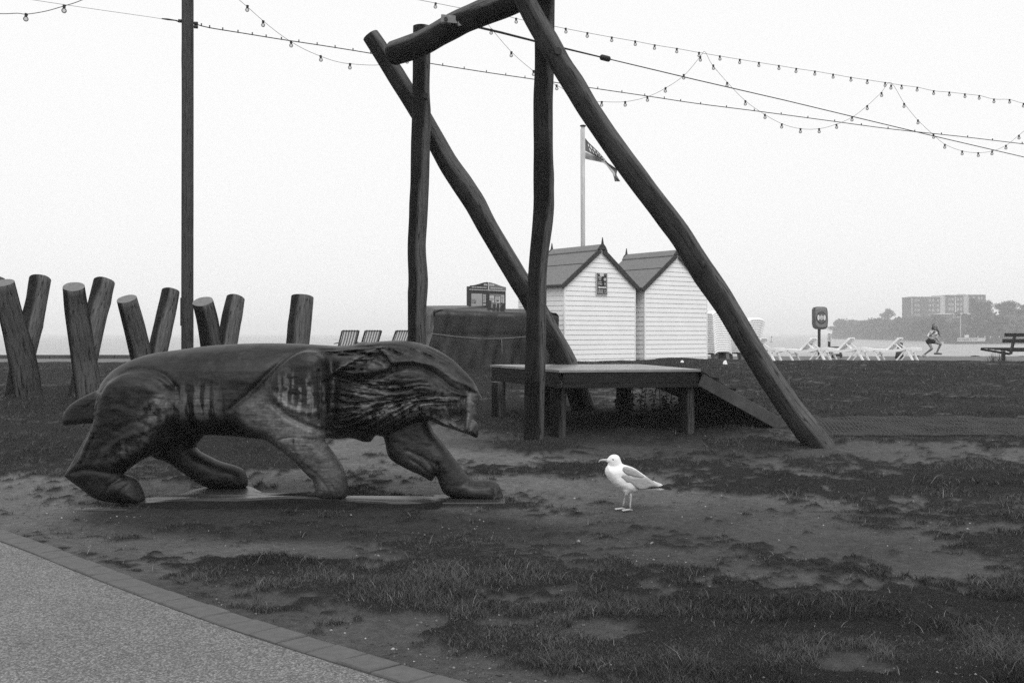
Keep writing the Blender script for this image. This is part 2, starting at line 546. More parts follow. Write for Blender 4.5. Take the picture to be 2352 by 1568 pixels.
def turf_mask(X, Y, Z):
    x, y = vproj(X, Y, Z)
    w1 = fbm(X*0.9, Y*0.9, 21, 4); w2 = fbm(X*3.5, Y*3.5, 31, 4)
    yl = 985 + 12*np.sin(x/160.0) + 113*sstep(820, 640, x) + 25*sstep(1820, 1930, x)
    t = sstep(18, -22, y - yl + 90*(w1-0.5))
    t = np.where(Y > 13, np.maximum(t, sstep(13, 15.0, Y)*np.where((x>1000)&(x<1900)&(y>925), 0.7, 1)), t)
    t = t - 0.75*E(x, y, 1500, 1032, 480, 26) - 0.55*E(x, y, 1420, 905, 80, 10) 
    for (cx, cy, rx, ry, a, wt) in [
        (2290,1135,430,82,4,1.0),(1760,1112,300,24,3,1.0),(1330,1078,260,17,-1,.85),(1560,1075,160,20,4,.8),(2340,1265,190,55,8,.95),
        (1560,1480,760,150,2,1.0),(2080,1480,480,125,0,1.0),(1170,1350,400,80,4,1.0),(720,1318,330,36,4,.95),(450,1298,130,18,8,.75),
        (190,1275,130,11,16,.6),(900,1375,160,40,8,.9),(1240,1025,95,15,0,1.0),(1745,1020,125,17,0,1.0),(880,1150,300,10,2,.75),
        (1050,1260,190,16,3,.7),(1330,1300,150,16,4,.7),(1900,1310,260,50,8,.42),(1650,1310,200,40,4,.38),(2130,1010,210,10,2,.8),
        (1900,975,420,22,0,.6),(2000,1200,160,14,12,.5),(950,1105,240,8,0,.4),(2300,1420,140,90,0,1.0),(1480,970,330,30,0,.6)]:
        t = np.maximum(t, wt*E(x, y, cx, cy, rx, ry, a))
    for (cx, cy, rx, ry, a, wt) in [
        (955,1428,85,22,4,.9),(1385,1445,75,20,0,.9),(1955,1518,110,28,12,.8),(940,1515,130,45,12,.9),(1230,1560,210,22,0,.6),
        (1130,1425,60,12,0,.6),(2130,1148,90,9,0,.6),(2280,1215,70,9,0,.6),(860,1440,120,40,20,.5),(1010,1550,180,30,5,.6),(1480,1105,60,7,0,.5)]:
        t = t - wt*E(x, y, cx, cy, rx, ry, a)
    # beyond what the picture shows the turf just breaks up naturally
    off = (Y < 4.0)
    t = np.where(off, 0.75*sstep(0.35, 0.6, w1), t)
    w3 = fbm(X*11, Y*11, 37, 3)
    v = t + 1.0*(w1-0.5) + 1.3*(w2-0.5) + 1.5*(w3-0.5)
    m = sstep(0.25, 0.72, v)
    m = m * sstep(0.0, 0.10, path_sd(X, Y) - 0.10*(w2-0.3))
    return m

def terrain(X, Y, bumps=True):
    z = terrain_base(X, Y)
    if bumps:
        k = sstep(29.0, 28.0, Y)
        z = z + k*(np.interp(Y, [9, 14], [.05, .11])*(fbm(X*0.7, Y*0.9, 5, 3)-0.5) + 0.035*(fbm(X*3, Y*3, 8, 4)-0.5) + 0.014*(fbm(X*9, Y*9, 9, 3)-0.5)) * sstep(0.0, 0.35, path_sd(X, Y))
    z = np.where(path_sd(X, Y) < 0.0, z - 0.05, z)
    return z
def turf_lift(X, Y, m):
    return 0.025*(m-0.3)*sstep(0.1, 0.4, path_sd(X, Y))*sstep(29, 28.2, Y)
def tz(x, y, bumps=True):
    return float(terrain(np.array([[float(x)]]), np.array([[float(y)]]), bumps)[0, 0])
def G(x, y):
    """the ground point seen at picture position x, y"""
    lo = 3.0
    for d in np.arange(3.0, 29.0, 0.02):
        X = (x-CX)/FPX*d
        if EYE - (y-YH)/FPX*d <= float(terrain_base(np.array(X), np.array(d))):
            return Vector((X, d, tz(X, d)))
    return Vector(((x-CX)/FPX*29, 29, .6))

ys = [-9, -6, -3, 0, 1.5, 2.6]
y = 3.2
while y < 29.6:
    ys.append(y); y += max(0.035, 0.0062*y)
ys = np.array(ys + [29.8, 30.2])
us = np.concatenate([[-14, -8, -5, -3, -2, -1.5, -1.25], np.linspace(-1.1, 1.1, 470), [1.25, 1.5, 2, 3, 5, 8, 14]])
GY, GU = np.meshgrid(ys, us, indexing='ij')
GX = GU * 0.56 * np.maximum(GY, 3.2)
GZ = terrain(GX, GY)
TM = turf_mask(GX, GY, terrain_base(GX, GY))
GZ = GZ + turf_lift(GX, GY, TM)
nr, nc = GX.shape
ii = np.arange(nr*nc).reshape(nr, nc)
q = np.stack([ii[:-1,:-1], ii[:-1,1:], ii[1:,1:], ii[1:,:-1]], -1).reshape(-1, 4)
px, py = vproj(GX, GY, terrain_base(GX, GY))
damp_shade = np.maximum.reduce([0.95*E(px, py, 690, 1195, 640, 42, 2), 0.9*E(px, py, 1420, 985, 300, 40), 0.45*E(px, py, 1700, 1250, 900, 70), 0.55*E(px, py, 1500, 1030, 500, 40), 0.42*sstep(1270, 1400, py)])  # damp earth, plus shade painted on the ground in front of the lion
damp_shade = damp_shade - 1.2*E(px, py, 640, 1112, 420, 26) - 1.0*E(px, py, 770, 1062, 200, 46) - 0.7*E(px, py, 1010, 1075, 300, 45) - 1.0*E(px, py, 40, 1150, 170, 55) - 0.4*E(px, py, 1000, 1080, 260, 40)  # paler earth paints in the light behind and between the lion's legs
damp_shade = np.clip(0.27 + damp_shade + 0.55*(fbm(GX*0.8, GY*0.8, 77, 4)-0.5), 0, 1)

def ground_mat():
    m, n, l, b = newmat("trodden_earth_and_turf")
    co = coord(n)
    big = noise(n, l, co, 1.6, 6, 0.6); mid = noise(n, l, co, 14, 6, 0.7); fin = noise(n, l, co, 90, 4, 0.75)
    dry = ramp(n, l, mid, [(0.25, 0.105), (0.5, 0.155), (0.75, 0.215)])  # pale earth, also the painted light around the lion
    wet_shade = ramp(n, l, mid, [(0.25, 0.028), (0.5, 0.043), (0.75, 0.064)])  # dark earth, damp and painted shade together
    dirt = mixc(n, l, attr(n, "damp_shade"), dry, wet_shade)
    dirt = mixc(n, l, 0.6, dirt, ramp(n, l, fin, [(0.25, 0.35), (0.5, 0.95), (0.75, 1.65)]), 'MULTIPLY')
    dirt = mixc(n, l, 0.5, dirt, ramp(n, l, big, [(0.3, 0.7), (0.7, 1.2)]), 'MULTIPLY')
    soil = ramp(n, l, fin, [(0.3, 0.012), (0.7, 0.040)])
    l.new(mixc(n, l, attr(n, "turf"), dirt, soil), b.inputs["Base Color"])
    b.inputs["Roughness"].default_value = 0.92; b.inputs["Specular IOR Level"].default_value = 0.06
    bump(n, l, mixc(n, l, 0.5, mid, fin), 1.0, 0.035, b)
    return m
ground = obj_from_np("ground", np.stack([GX, GY, GZ], -1).reshape(-1, 3), q, ground_mat(), None, {"turf": TM.ravel(), "damp_shade": damp_shade.ravel()}, True)
tag(ground, "sloping ground of trodden earth and worn turf", kind='structure')

# ------------------------------------------------------------------ path with a course of edging bricks
def gravel_mat():
    m, n, l, b = newmat("bonded_gravel")
    co = coord(n)
    v = n.new("ShaderNodeTexVoronoi"); v.inputs["Scale"].default_value = 105; l.new(co, v.inputs["Vector"])
    v2 = n.new("ShaderNodeTexVoronoi"); v2.inputs["Scale"].default_value = 140; l.new(co, v2.inputs["Vector"])
    bwv = n.new("ShaderNodeRGBToBW"); l.new(v.outputs["Color"], bwv.inputs[0])
    c1 = ramp(n, l, bwv.outputs[0], [(0.1, 0.09), (0.5, 0.165), (0.85, 0.29)])
    big = noise(n, l, co, 2.0, 4, 0.6)
    c1 = mixc(n, l, 0.6, c1, ramp(n, l, big, [(0.3, 0.8), (0.7, 1.15)]), 'MULTIPLY')
    gap = ramp(n, l, v.outputs["Distance"], [(0.0, 1.1), (0.45, 1.0), (0.75, 0.45)])
    l.new(mixc(n, l, 0.8, c1, gap, 'MULTIPLY'), b.inputs["Base Color"])
    b.inputs["Roughness"].default_value = 0.75
    inv = ramp(n, l, v.outputs["Distance"], [(0.0, 1.0), (0.8, 0.0)])
    bump(n, l, mixc(n, l, 0.3, inv, ramp(n, l, v2.outputs["Distance"], [(0, 1), (0.8, 0)])), 1.0, 0.01, b)
    return m
BW_ = 0.165     # brick depth across the edge
def offset_line(pl, d):
    t = np.gradient(pl, axis=0); t /= np.linalg.norm(t, axis=1)[:, None]
    nrm = np.stack([t[:, 1], -t[:, 0]], 1)       # to the right of travel
    c = pl + nrm*d
    # travel goes from far left towards the right bottom: the path lies on its right
    return c
INN = offset_line(KERB, BW_ + 0.006)
pp = np.concatenate([INN, [[INN[-1][0], -8], [-16, -8], [-16, INN[0][1]]]])
mb = MB(); mb.add([(p[0], p[1], 0.002) for p in pp], [tuple(range(len(pp)))])
path = mb.build("path", gravel_mat(), fixn=False)
if path.data.polygons[0].normal.z < 0: path.data.flip_normals()
tag(path, "pale bonded gravel path with a curved brick edge", kind='structure')
brick_m = plain("grey_paving_brick", 0.088, 0.8, 0.22, 22.0, 0.003)
L = np.concatenate([[0], np.cumsum(np.linalg.norm(np.diff(KERB, axis=0), axis=1))])
BL = 0.218
s = 0.4
nb_ = 0
while s < L[-1] - 4.5:
    gap = 0.012
    def at_(u, off):
        p = np.array([np.interp(u, L, KERB[:, 0]), np.interp(u, L, KERB[:, 1])])
        p2 = np.array([np.interp(u+.05, L, KERB[:, 0]), np.interp(u+.05, L, KERB[:, 1])])
        t = (p2-p)/np.linalg.norm(p2-p)
        return p + np.array([t[1], -t[0]])*off
    a, b_, c, d = at_(s, 0.0), at_(s+BL-gap, 0.0), at_(s+BL-gap-0.03, BW_), at_(s-0.03, BW_)
    if d[1] > 2.5 and abs(a[0]) < 9:
        top = 0.012 + random.uniform(-.003, .003); tl = random.uniform(-.003, .003)
        ins = 0.006
        cen = (a+b_+c+d)/4
        vs = [(*k, -0.06) for k in (a, b_, c, d)] + [(*k, top-0.006) for k in (a, b_, c, d)] + [(*(k + (cen-k)*ins/np.linalg.norm(cen-k)), top + tl*(1 if i < 2 else -1)) for i, k in enumerate((a, b_, c, d))]
        m_ = MB(); m_.add(vs, [(0,1,5,4),(1,2,6,5),(2,3,7,6),(3,0,4,7),(4,5,9,8),(5,6,10,9),(6,7,11,10),(7,4,8,11),(8,9,10,11)])
        m_.build("paving_brick", brick_m, path); nb_ += 1
    s += BL

# ------------------------------------------------------------------ promenade, sea wall and sea
def tarmac():
    return plain("worn_promenade_tarmac", 0.11, 0.85, 0.2, 6.0, 0.004)
mb = MB(); mb.add([(-70, 29.0, .547), (70, 29.0, .547), (70, 41.0, .555), (-70, 41.0, .555), (-70, 41.0, -3.0), (70, 41.0, -3.0)], [(0, 1, 2, 3), (3, 2, 5, 4)])
prom = mb.build("promenade_path", tarmac()); tag(prom, "pale promenade along the top of the sea wall", kind='structure')
conc = plain("stained_concrete", 0.055, 0.8, 0.35, 3.0, 0.006)
wall = thing("sea_wall", (-20, 37, .55), "low dark concrete kerb wall along the promenade at the left", "low wall")
x = -34.0
i = 0
while x < -3.2:
    w_ = 2.4
    m_ = MB(); m_.box((x + w_/2, 37.2, .615), (w_-0.02, .35, .15), None, 0, .015)
    m_.build("coping_block", conc, wall); x += w_

def water_mat():
    m, n, l, b = newmat("grey_sea_water")
    co = coord(n)
    c1 = mapping(n, l, co, (0.35, 1.0, 1))
    w1 = noise(n, l, c1, 0.5, 6, 0.62, 0.4); w2 = noise(n, l, c1, 0.07, 4, 0.6)
    l.new(ramp(n, l, w1, [(0.32, 0.08), (0.5, 0.21), (0.7, 0.32)]), b.inputs["Base Color"])
    b.inputs["Roughness"].default_value = 0.28
    b.inputs["IOR"].default_value = 1.33
    bump(n, l, mixc(n, l, 0.4, w1, w2), 0.55, 0.6, b)
    return m
SEA = -2.5
mb = MB()
mb.add([(-2600, 40.9, SEA), (2600, 40.9, SEA), (2600, 4700, SEA), (-2600, 4700, SEA)], [(0, 1, 2, 3)])
sea = mb.build("sea", water_mat()); tag(sea, "calm grey sea fading into mist", kind='structure')

def haze_mat():
    m = bpy.data.materials.new("sea_mist"); m.use_nodes = True
    n = m.node_tree.nodes; n.clear()
    v = n.new("ShaderNodeVolumePrincipled"); o = n.new("ShaderNodeOutputMaterial")
    v.inputs["Color"].default_value = (0.99, 0.99, 0.99, 1)
    v.inputs["Density"].default_value = HAZE
    v.inputs["Anisotropy"].default_value = 0.0
    m.node_tree.links.new(v.outputs[0], o.inputs["Volume"])
    return m
HAZE = 0.0008
mb = MB(); mb.box((0, 2350, 15.5), (5400, 4800, 38))
hz = mb.build("haze", haze_mat()); tag(hz, "thin sea mist over the bay", kind='stuff')

# ------------------------------------------------------------------ turf blades
def grass_mat():
    m, n, l, b = newmat("worn_grass_blades")
    f = attr(n, "tone")
    l.new(ramp(n, l, f, [(0.0, 0.012), (0.5, 0.036), (0.93, 0.095), (0.95, 0.15), (1.0, 0.26)]), b.inputs["Base Color"])
    b.inputs["Roughness"].default_value = 0.6; b.inputs["Specular IOR Level"].default_value = 0.12
    return m
def scatter(N, ylo, yhi, seed):
    r = np.random.default_rng(seed)
    x = r.uniform(-330, 2680, N); y = r.uniform(ylo, yhi, N)
    # walk the sight line to the ground
    d = EYE*FPX/(y-YH)
    for _ in range(12):
        X = (x-CX)/FPX*d
        z = terrain_base(X, d)
        d = 0.5*d + 0.5*np.clip((EYE-z)*FPX/(y-YH), 3, 28.6)
    X = (x-CX)/FPX*d
    return X, d, r
def add_grass():
    Xs, Ys, Ms = [], [], []
    for (N, a, b_) in [(170000, 829, 960), (230000, 960, 1150), (560000, 1150, 1620)]:
        X, Y, rr = scatter(N, a, b_, N)
        m = turf_mask(X[:, None], Y[:, None], terrain_base(X, Y)[:, None])[:, 0]
        keep = (rr.random(N) < m**1.2) & (path_sd(X[:, None], Y[:, None])[:, 0] > 0.01) & (Y < 28.5)
        Xs.append(X[keep]); Ys.append(Y[keep]); Ms.append(m[keep])
    X = np.concatenate(Xs); Y = np.concatenate(Ys); Mk = np.concatenate(Ms)
    Z = (terrain(X[:, None], Y[:, None]) + turf_lift(X[:, None], Y[:, None], Mk[:, None]))[:, 0]
    r = np.random.default_rng(3); n = len(X)
    cl = fbm(X*2.6, Y*2.6, 51, 3); big = fbm(X*0.55, Y*1.5, 53, 4)  # big streaks put shading of the lawn's undulation into blade tone
    h = (0.010 + 0.026*r.random(n)**1.5) * (0.45 + 1.1*sstep(0.35, 0.7, cl)) * np.interp(Y, [4, 12, 28], [1, 1.25, 1.7])
    w = np.interp(Y, [4, 10, 28], [0.0021, 0.004, 0.011]) * (0.7 + 0.6*r.random(n))
    dry = r.random(n)
    tone = np.clip(0.12 + 0.72*r.random(n) + 0.8*(cl-0.5) + 1.7*(big-0.5), 0, 0.93)
    tone = np.where(dry > 0.972, 0.94 + 0.06*r.random(n), tone)
    h = np.where(dry > 0.998, h*1.9 + .015, h)
    a = r.random(n)*2*np.pi; lean = (0.4 + 1.1*r.random(n)) * h; la = r.random(n)*2*np.pi
    cx, cy = np.cos(a)*w/2, np.sin(a)*w/2
    lx, ly = np.cos(la)*lean, np.sin(la)*lean
    zb = Z - 0.006
    near = Y < 10.5
    q = lambda m, *c: np.stack([k[m] for k in c], 1)
    m = near; k = m.sum()
    Vn = np.stack([q(m, X-cx, Y-cy, zb), q(m, X+cx, Y+cy, zb), q(m, X+cx*.8+lx*.35, Y+cy*.8+ly*.35, zb+h*.6), q(m, X-cx*.8+lx*.35, Y-cy*.8+ly*.35, zb+h*.6), q(m, X+lx, Y+ly, zb+h)], 1).reshape(-1, 3)
    i0 = np.arange(k)*5
    Fn = np.concatenate([np.stack([i0, i0+1, i0+2], 1), np.stack([i0, i0+2, i0+3], 1), np.stack([i0+3, i0+2, i0+4], 1)])
    m = ~near; k2 = m.sum()
    Vf = np.stack([q(m, X-cx, Y-cy, zb), q(m, X+cx, Y+cy, zb), q(m, X+lx, Y+ly, zb+h)], 1).reshape(-1, 3)
    i1 = np.arange(k2)*3 + len(Vn)
    V = np.concatenate([Vn, Vf]); F_ = np.concatenate([Fn, np.stack([i1, i1+1, i1+2], 1)])
    o = obj_from_np("grass", V, F_, grass_mat(), None, {"tone": np.concatenate([np.repeat(tone[near], 5), np.repeat(tone[~near], 3)])})
    tag(o, "short worn turf in dark patches over bare earth", kind='stuff')
    print("grass", n, len(F_))
add_grass()

def add_pebbles():
    m, n, l, b = newmat("small_stones")
    l.new(ramp(n, l, attr(n, "tone"), [(0, 0.015), (0.55, 0.07), (0.8, 0.16), (0.93, 0.26), (1, 0.42)]), b.inputs["Base Color"])
    b.inputs["Roughness"].default_value = 0.8
    X, Y, r = scatter(11000, 985, 1600, 5)
    msk = turf_mask(X[:, None], Y[:, None], terrain_base(X, Y)[:, None])[:, 0]
    cl = fbm(X*0.8, Y*0.8, 91, 3)
    keep = (r.random(len(X)) < (1-0.85*msk)*sstep(0.35, 0.6, cl)) & (path_sd(X[:, None], Y[:, None])[:, 0] > 0.02)
    X, Y, msk = X[keep], Y[keep], msk[keep]; n_ = len(X)
    Z = (terrain(X[:, None], Y[:, None]) + turf_lift(X[:, None], Y[:, None], msk[:, None]))[:, 0]
    s = (0.0035 + 0.0085*r.random(n_)**3) * np.interp(Y, [4, 14], [1, 1.5])
    base = np.array([[1,0,0],[-1,0,0],[0,1,0],[0,-1,0],[0,0,.6],[0,0,-.6]])
    fs = np.array([[0,2,4],[2,1,4],[1,3,4],[3,0,4],[2,0,5],[1,2,5],[3,1,5],[0,3,5]])
    a = r.random(n_)*6.28
    sc = s[:, None, None]*(0.6 + 0.8*r.random((n_, 6, 1)))
    q = base[None]*sc
    c, sn = np.cos(a)[:, None], np.sin(a)[:, None]
    V = np.stack([q[..., 0]*c - q[..., 1]*sn + X[:, None], q[..., 0]*sn + q[..., 1]*c + Y[:, None], q[..., 2] + Z[:, None] + 0.002], -1).reshape(-1, 3)
    F_ = (fs[None] + (np.arange(n_)*6)[:, None, None]).reshape(-1, 3)
    o = obj_from_np("pebbles", V, F_, m, None, {"tone": np.repeat(r.random(n_), 6)})
    tag(o, "small stones and shell bits strewn over the bare earth", kind='stuff')
add_pebbles()
# ------------------------------------------------------------------ zip-wire frame of logs
def PL(lst, d0, d1=None):
    n = len(lst); out = []
    L = [0.0]
    for a, b in zip(lst, lst[1:]): L.append(L[-1] + math.hypot(b[0]-a[0], b[1]-a[1]))
    for p, s in zip(lst, L):
        d = d0 if d1 is None else d0 + (d1-d0)*s/L[-1]
        out.append(P(p[0], p[1], d))
    return out
def WR(ws, d):   # apparent full widths -> radii
    return [w*0.5*d/FPX for w in ws]

frame = thing("zip_wire_tower", (0.26, 12.6, tz(.26, 12.6)), "tall dark log frame with two leaning braces over the wooden platform", "log frame")
nd, bd = 12.62, 14.95
rough_log("post", PL([(1252,-70),(1250,60),(1250,130),(1247,250),(1248,340),(1248,420),(1250,470),(1246,520),(1238,580),(1233,640),(1232,720),(1230,790),(1228,850),(1227,930),(1226,1030)], nd),
          WR([47,47,46,46,46,47,48,47,45,45,46,48,47,47,48], nd), frame, 3, wear_dir=(0.9,-.35,0), wear_cut=.56, wobble=.035, flat_wear=.06)
rough_log("post", PL([(968,61),(968,120),(967,210),(969,260),(966,330),(964,420),(961,500),(957,560),(958,610),(962,650),(958,700),(958,760),(957,850),(957,970)], bd),
          WR([38,40,39,42,43,42,42,42,44,46,44,42,42,43], bd), frame, 5, wear_dir=(0.9,-.35,0), wear_cut=.48, wobble=.035, flat_wear=.05)
rough_log("brace", PL([(1175,-55),(1200,-10),(1232,50),(1262,100),(1288,150),(1318,193),(1345,240),(1385,300),(1430,365),(1475,425),(1520,483),(1560,535),(1590,585),(1618,632),(1645,668),(1675,715),(1710,775),(1750,840),(1785,895),(1820,945),(1852,985),(1880,1020),(1897,1046)], nd-.36, 12.15),
          WR([46,47,50,52,50,53,51,50,51,52,52,53,53,58,57,53,54,54,56,58,60,62,62], 12.2), frame, 9, wear_dir=(.75,-.3,.6), wear_cut=.35, wobble=.03,
          knots=((2.9, 2.4, .09, .16),), flat_wear=.28)
rough_log("brace", PL([(851,82),(868,107),(890,144),(925,198),(965,262),(1000,322),(1030,378),(1060,420),(1092,470),(1130,540),(1165,598),(1200,655),(1235,715),(1268,775),(1295,820),(1322,885),(1343,950)], 15.3, 15.1),
          WR([40,41,42,43,44,44,46,49,48,46,46,46,48,48,49,50,52], 15.2), frame, 12, wear_dir=(.7,-.3,.6), wear_cut=.5, wobble=.03, flat_wear=.13)
bl, br = P(906, 122, 14.6), P(1262, -26, 12.62)
mid = bl.lerp(br, .45) + Vector((0, 0, .05))
rough_log("crossbeam", [bl, bl.lerp(br, .2) + Vector((0,0,-.03)), mid, bl.lerp(br, .75) + Vector((0,0,.04)), br + Vector((.15, -.35, 0))], [.175,.178,.172,.175,.18], frame, 15, wear_dir=(0,-.3,1), wear_cut=.3, wobble=.04, flat_wear=.08)
# steel cable clevis on the beam
cl = P(1040, 47, 13.55)
mb = MB()
for dy in (-.035, .035):
    mb.box(cl + Vector((-.03, dy, .005)), (.26, .012, .105), Matrix.Rotation(R_(6), 3, 'Y'), 0, .004)
mb.build("clevis_plate", M['steel'], frame)
mb = MB(); mb.tube([cl + Vector((-.09, -.07, .0)), cl + Vector((-.09, .06, .0))], .026, 8); mb.build("bolt", M['black_metal'], frame)
mb = MB(); mb.box(cl + Vector((.10, 0, -.02)), (.06, .12, .15), None, 0, .006); mb.build("clamp_plate", M['steel'], frame)
for (x, y, d, r) in [(1282,117,12.1,.045),(0,0,0,0)][:1]:
    mb = MB(); c0 = P(x, y, d); mb.tube([c0 + Vector((0,.10,0)), c0 + Vector((0,-.01,0))], r, 12); mb.build("bolt_hole", M['wire'], frame)
c0 = P(977, 220, 14.68); mb = MB(); mb.tube([c0 + Vector((0,.12,0)), c0 + Vector((0,-.02,0))], .042, 12); mb.build("bolt_hole", M['wire'], frame)

for (x, y, d, r) in [(1617,607,11.93,.035),(930,125,14.32,.03)]:
    mb = MB(); c0 = P(x, y, d); mb.sphere(c0 + Vector((0,.02,0)), (r, r*.45, r*1.3), 10, 6); mb.build("knot", M['wire'], frame, True)
# ------------------------------------------------------------------ wooden launch platform with a ramp
pl_ = thing("launch_platform", (1.1, 13.9, .2), "low dark wooden platform with a cleated ramp below the log frame", "platform")
A_, B_, C_, D_ = Vector((-.33,14.9,0)), Vector((.60,12.66,0)), Vector((2.46,12.95,0)), Vector((1.93,15.15,0))
TOP = 1.03
def quad_slab(pts, z0, z1):
    m_ = MB(); vs = [(p.x, p.y, z0) for p in pts] + [(p.x, p.y, z1) for p in pts]
    return m_.add(vs, [(3,2,1,0),(4,5,6,7),(0,1,5,4),(1,2,6,5),(2,3,7,6),(3,0,4,7)])
deck_m = plain("wet_rubber_deck", 0.20, 0.33, 0.3, 5.0, 0.002, 0.8)
beam_m = plain("worn_ramp_beam", 0.07, 0.75, 0.45, 5.0, 0.004, 0.12)
quad_slab([A_, B_, C_, D_], TOP-.03, TOP).build("deck", deck_m, pl_)
cen = (A_+B_+C_+D_)/4
ins = [p + (cen-p).normalized()*0.05 for p in (A_, B_, C_, D_)]
for i in range(4):
    a, b = ins[i], ins[(i+1) % 4]
    t = (b-a).normalized()
    MB().bar(a.lerp(b, 0) + t*.028 + Vector((0,0,TOP-.105)), b - t*.028 + Vector((0,0,TOP-.105)), .05, .14, 0, bev=.004).build("fascia_board", M['timber'], pl_)
    nsm = Vector((t.y, -t.x, 0))
    MB().bar(a + t*.02 + nsm*.012 + Vector((0,0,TOP-.205)), b - t*.02 + nsm*.012 + Vector((0,0,TOP-.205)), .06, .055, 0, bev=.004).build("lower_rail", M['timber'], pl_)
for (x, y, d, r) in [(1145,958,14.5,.10),(1282,993,12.95,.10),(1577,995,13.12,.10),(1432,958,15.0,.11),(1262,975,13.6,.09)]:
    X = (x-CX)/FPX*d
    rough_log("leg", [(X, d, tz(X, d)-.15), (X, d, TOP-.24)], [r*1.02, r], pl_, int(x), n=14, wear_dir=(.9,-.3,0), wear_cut=.45, wobble=.04, mats=[M['log_mid'], M['end']])
E_, F__ = Vector((3.80, 13.62, tz(3.8, 13.62)+.02)), Vector((3.18, 15.5, tz(3.18, 15.5)+.02))
Ct, Dt = C_ + Vector((0, 0, TOP-.015)), D_ + Vector((0, 0, TOP-.015))
for (a, b) in ((Ct, E_), (Dt, F__)):
    MB().bar(a + Vector((0,0,-.13)), b + Vector((0,0,-.06)), .06, .17, 0, bev=.005).build("ramp_beam", beam_m, pl_)
nb = 13
for i in range(nb):
    t0, t1 = i/nb + .004, (i+1)/nb - .004
    p = [Ct.lerp(E_, t0), Ct.lerp(E_, t1), Dt.lerp(F__, t1), Dt.lerp(F__, t0)]
    m_ = MB(); m_.add([q + Vector((0,0,-.035)) for q in p] + list(p), [(3,2,1,0),(4,5,6,7),(0,1,5,4),(1,2,6,5),(2,3,7,6),(3,0,4,7)])
    m_.build("ramp_board", M['timber'], pl_)
for t in (.17, .36, .55, .74, .9):
    a, b = Ct.lerp(E_, t), Dt.lerp(F__, t)
    MB().bar(a + Vector((0,0,.022)), b + Vector((0,0,.022)), .07, .044, 0, bev=.006).build("ramp_cleat", M['timber'], pl_)

# nettles under the platform
leaf_m = plain("dark_leaves", 0.03, 0.55, 0.5, 30.0)
def leaf(mb, p, dirv, ln, wd, r):
    dirv = Vector(dirv).normalized(); sd = dirv.cross(Vector((0,0,1)))
    if sd.length < .1: sd = Vector((1,0,0))
    sd.normalize()
    q = p + dirv*ln*.5 + Vector((0,0,.12*ln)); e = p + dirv*ln + Vector((0,0,-.25*ln))
    mb.add([p, q + sd*wd/2, e, q - sd*wd/2], [(0,1,2,3)])
for k, (x, d, lab) in enumerate([(1450,14.6,"leafy nettle clump under the platform beside the rear leg"),(1535,14.3,"leafy nettle clump under the platform below the ramp")]):
    X = (x-CX)/FPX*d
    t = thing("nettle_clump", (X, d, tz(X, d)), lab, "plant", "nettles under the platform")
    st, lf = MB(), MB(); rr = random.Random(k)
    for i in range(17):
        b0 = Vector((X + rr.uniform(-.24,.24), d + rr.uniform(-.2,.2), 0)); b0.z = tz(b0.x, b0.y) - .02
        hh = rr.uniform(.22, .48); tp = b0 + Vector((rr.uniform(-.06,.06), rr.uniform(-.06,.06), hh))
        st.tube([b0, tp], .006, 5)
        for q in range(9):
            f = .2 + .8*q/8; a = rr.uniform(0, 6.28)
            leaf(lf, b0.lerp(tp, f), (math.cos(a), math.sin(a), rr.uniform(-.3,.3)), rr.uniform(.06,.11), rr.uniform(.03,.05), rr)
    tag(st.build("stems", leaf_m, t), kind='stuff'); tag(lf.build("leaves", leaf_m, t), kind='stuff')

# ------------------------------------------------------------------ crossed log stumps of the climbing course
def stump(pts_d, ws, label, seed, wear=.5, wdir=(.9,-.35,0)):
    """pts_d: (x, y, depth) from the base to the sawn top"""
    pts = [P(*p) for p in pts_d]
    loc = pts[0]
    t = thing("log_stump", loc, label, "log post", "log posts of the climbing course")
    rr = [w*.5*p[2]/FPX for w, p in zip(ws, pts_d)]
    rough_log("trunk", pts, rr, t, seed, n=26, wear_dir=wdir, wear_cut=wear+.12, wobble=.03, flat_wear=.05)
    return t
stump([(66,930,17.5),(58,860,17.3),(40,780,17.05),(22,710,16.8),(8,649,16.6)], [62,58,54,50,46], "leftmost front log leaning left, cut off by the picture edge", 21, .35, (.5,-.8,0))
stump([(33,918,17.3),(45,860,17.7),(60,800,18.0),(72,740,18.2),(84,690,18.4),(92,641,18.6)], [42,46,46,50,46,46], "crooked log leaning right behind the leftmost front log", 22, .35)
stump([(212,960,17.2),(203,890,17.1),(192,820,17.0),(183,760,16.8),(175,710,16.7),(170,658,16.5)], [62,58,54,52,50,47], "thick log leaning left behind the lion's tail", 23, .3, (.5,-.8,0))
stump([(172,945,17.6),(188,880,17.9),(205,800,18.3),(222,720,18.6),(240,647,18.9)], [48,47,48,48,46], "log leaning right crossed behind the thick log at the lion's tail", 24, .2)
stump([(352,960,18.0),(338,880,17.9),(320,800,17.8),(306,740,17.6),(291,686,17.4)], [50,50,48,47,44], "short log leaning left above the lion's hindquarters", 25, .5, (.6,-.7,0))
stump([(335,950,18.9),(352,860,19.2),(368,780,19.5),(382,720,19.8),(392,669,20.0)], [44,44,44,42,40], "slim log leaning right beside the tall pole", 26, .3)
stump([(506,960,18.0),(497,880,17.9),(488,800,17.8),(478,740,17.6),(466,692,17.4)], [50,50,52,50,46], "log leaning left just right of the tall pole", 27, .4, (.6,-.7,0))
stump([(492,950,18.8),(506,870,19.0),(522,790,19.3),(532,730,19.5),(541,685,19.7)], [46,46,46,46,42], "log leaning right with a notice behind it, above the lion's back", 28, .3)
stump([(672,960,17.6),(676,870,17.8),(684,790,18.0),(690,730,18.1),(694,682,18.2)], [52,52,53,52,51], "lone stout log standing alone above the middle of the lion's back", 29, .35)
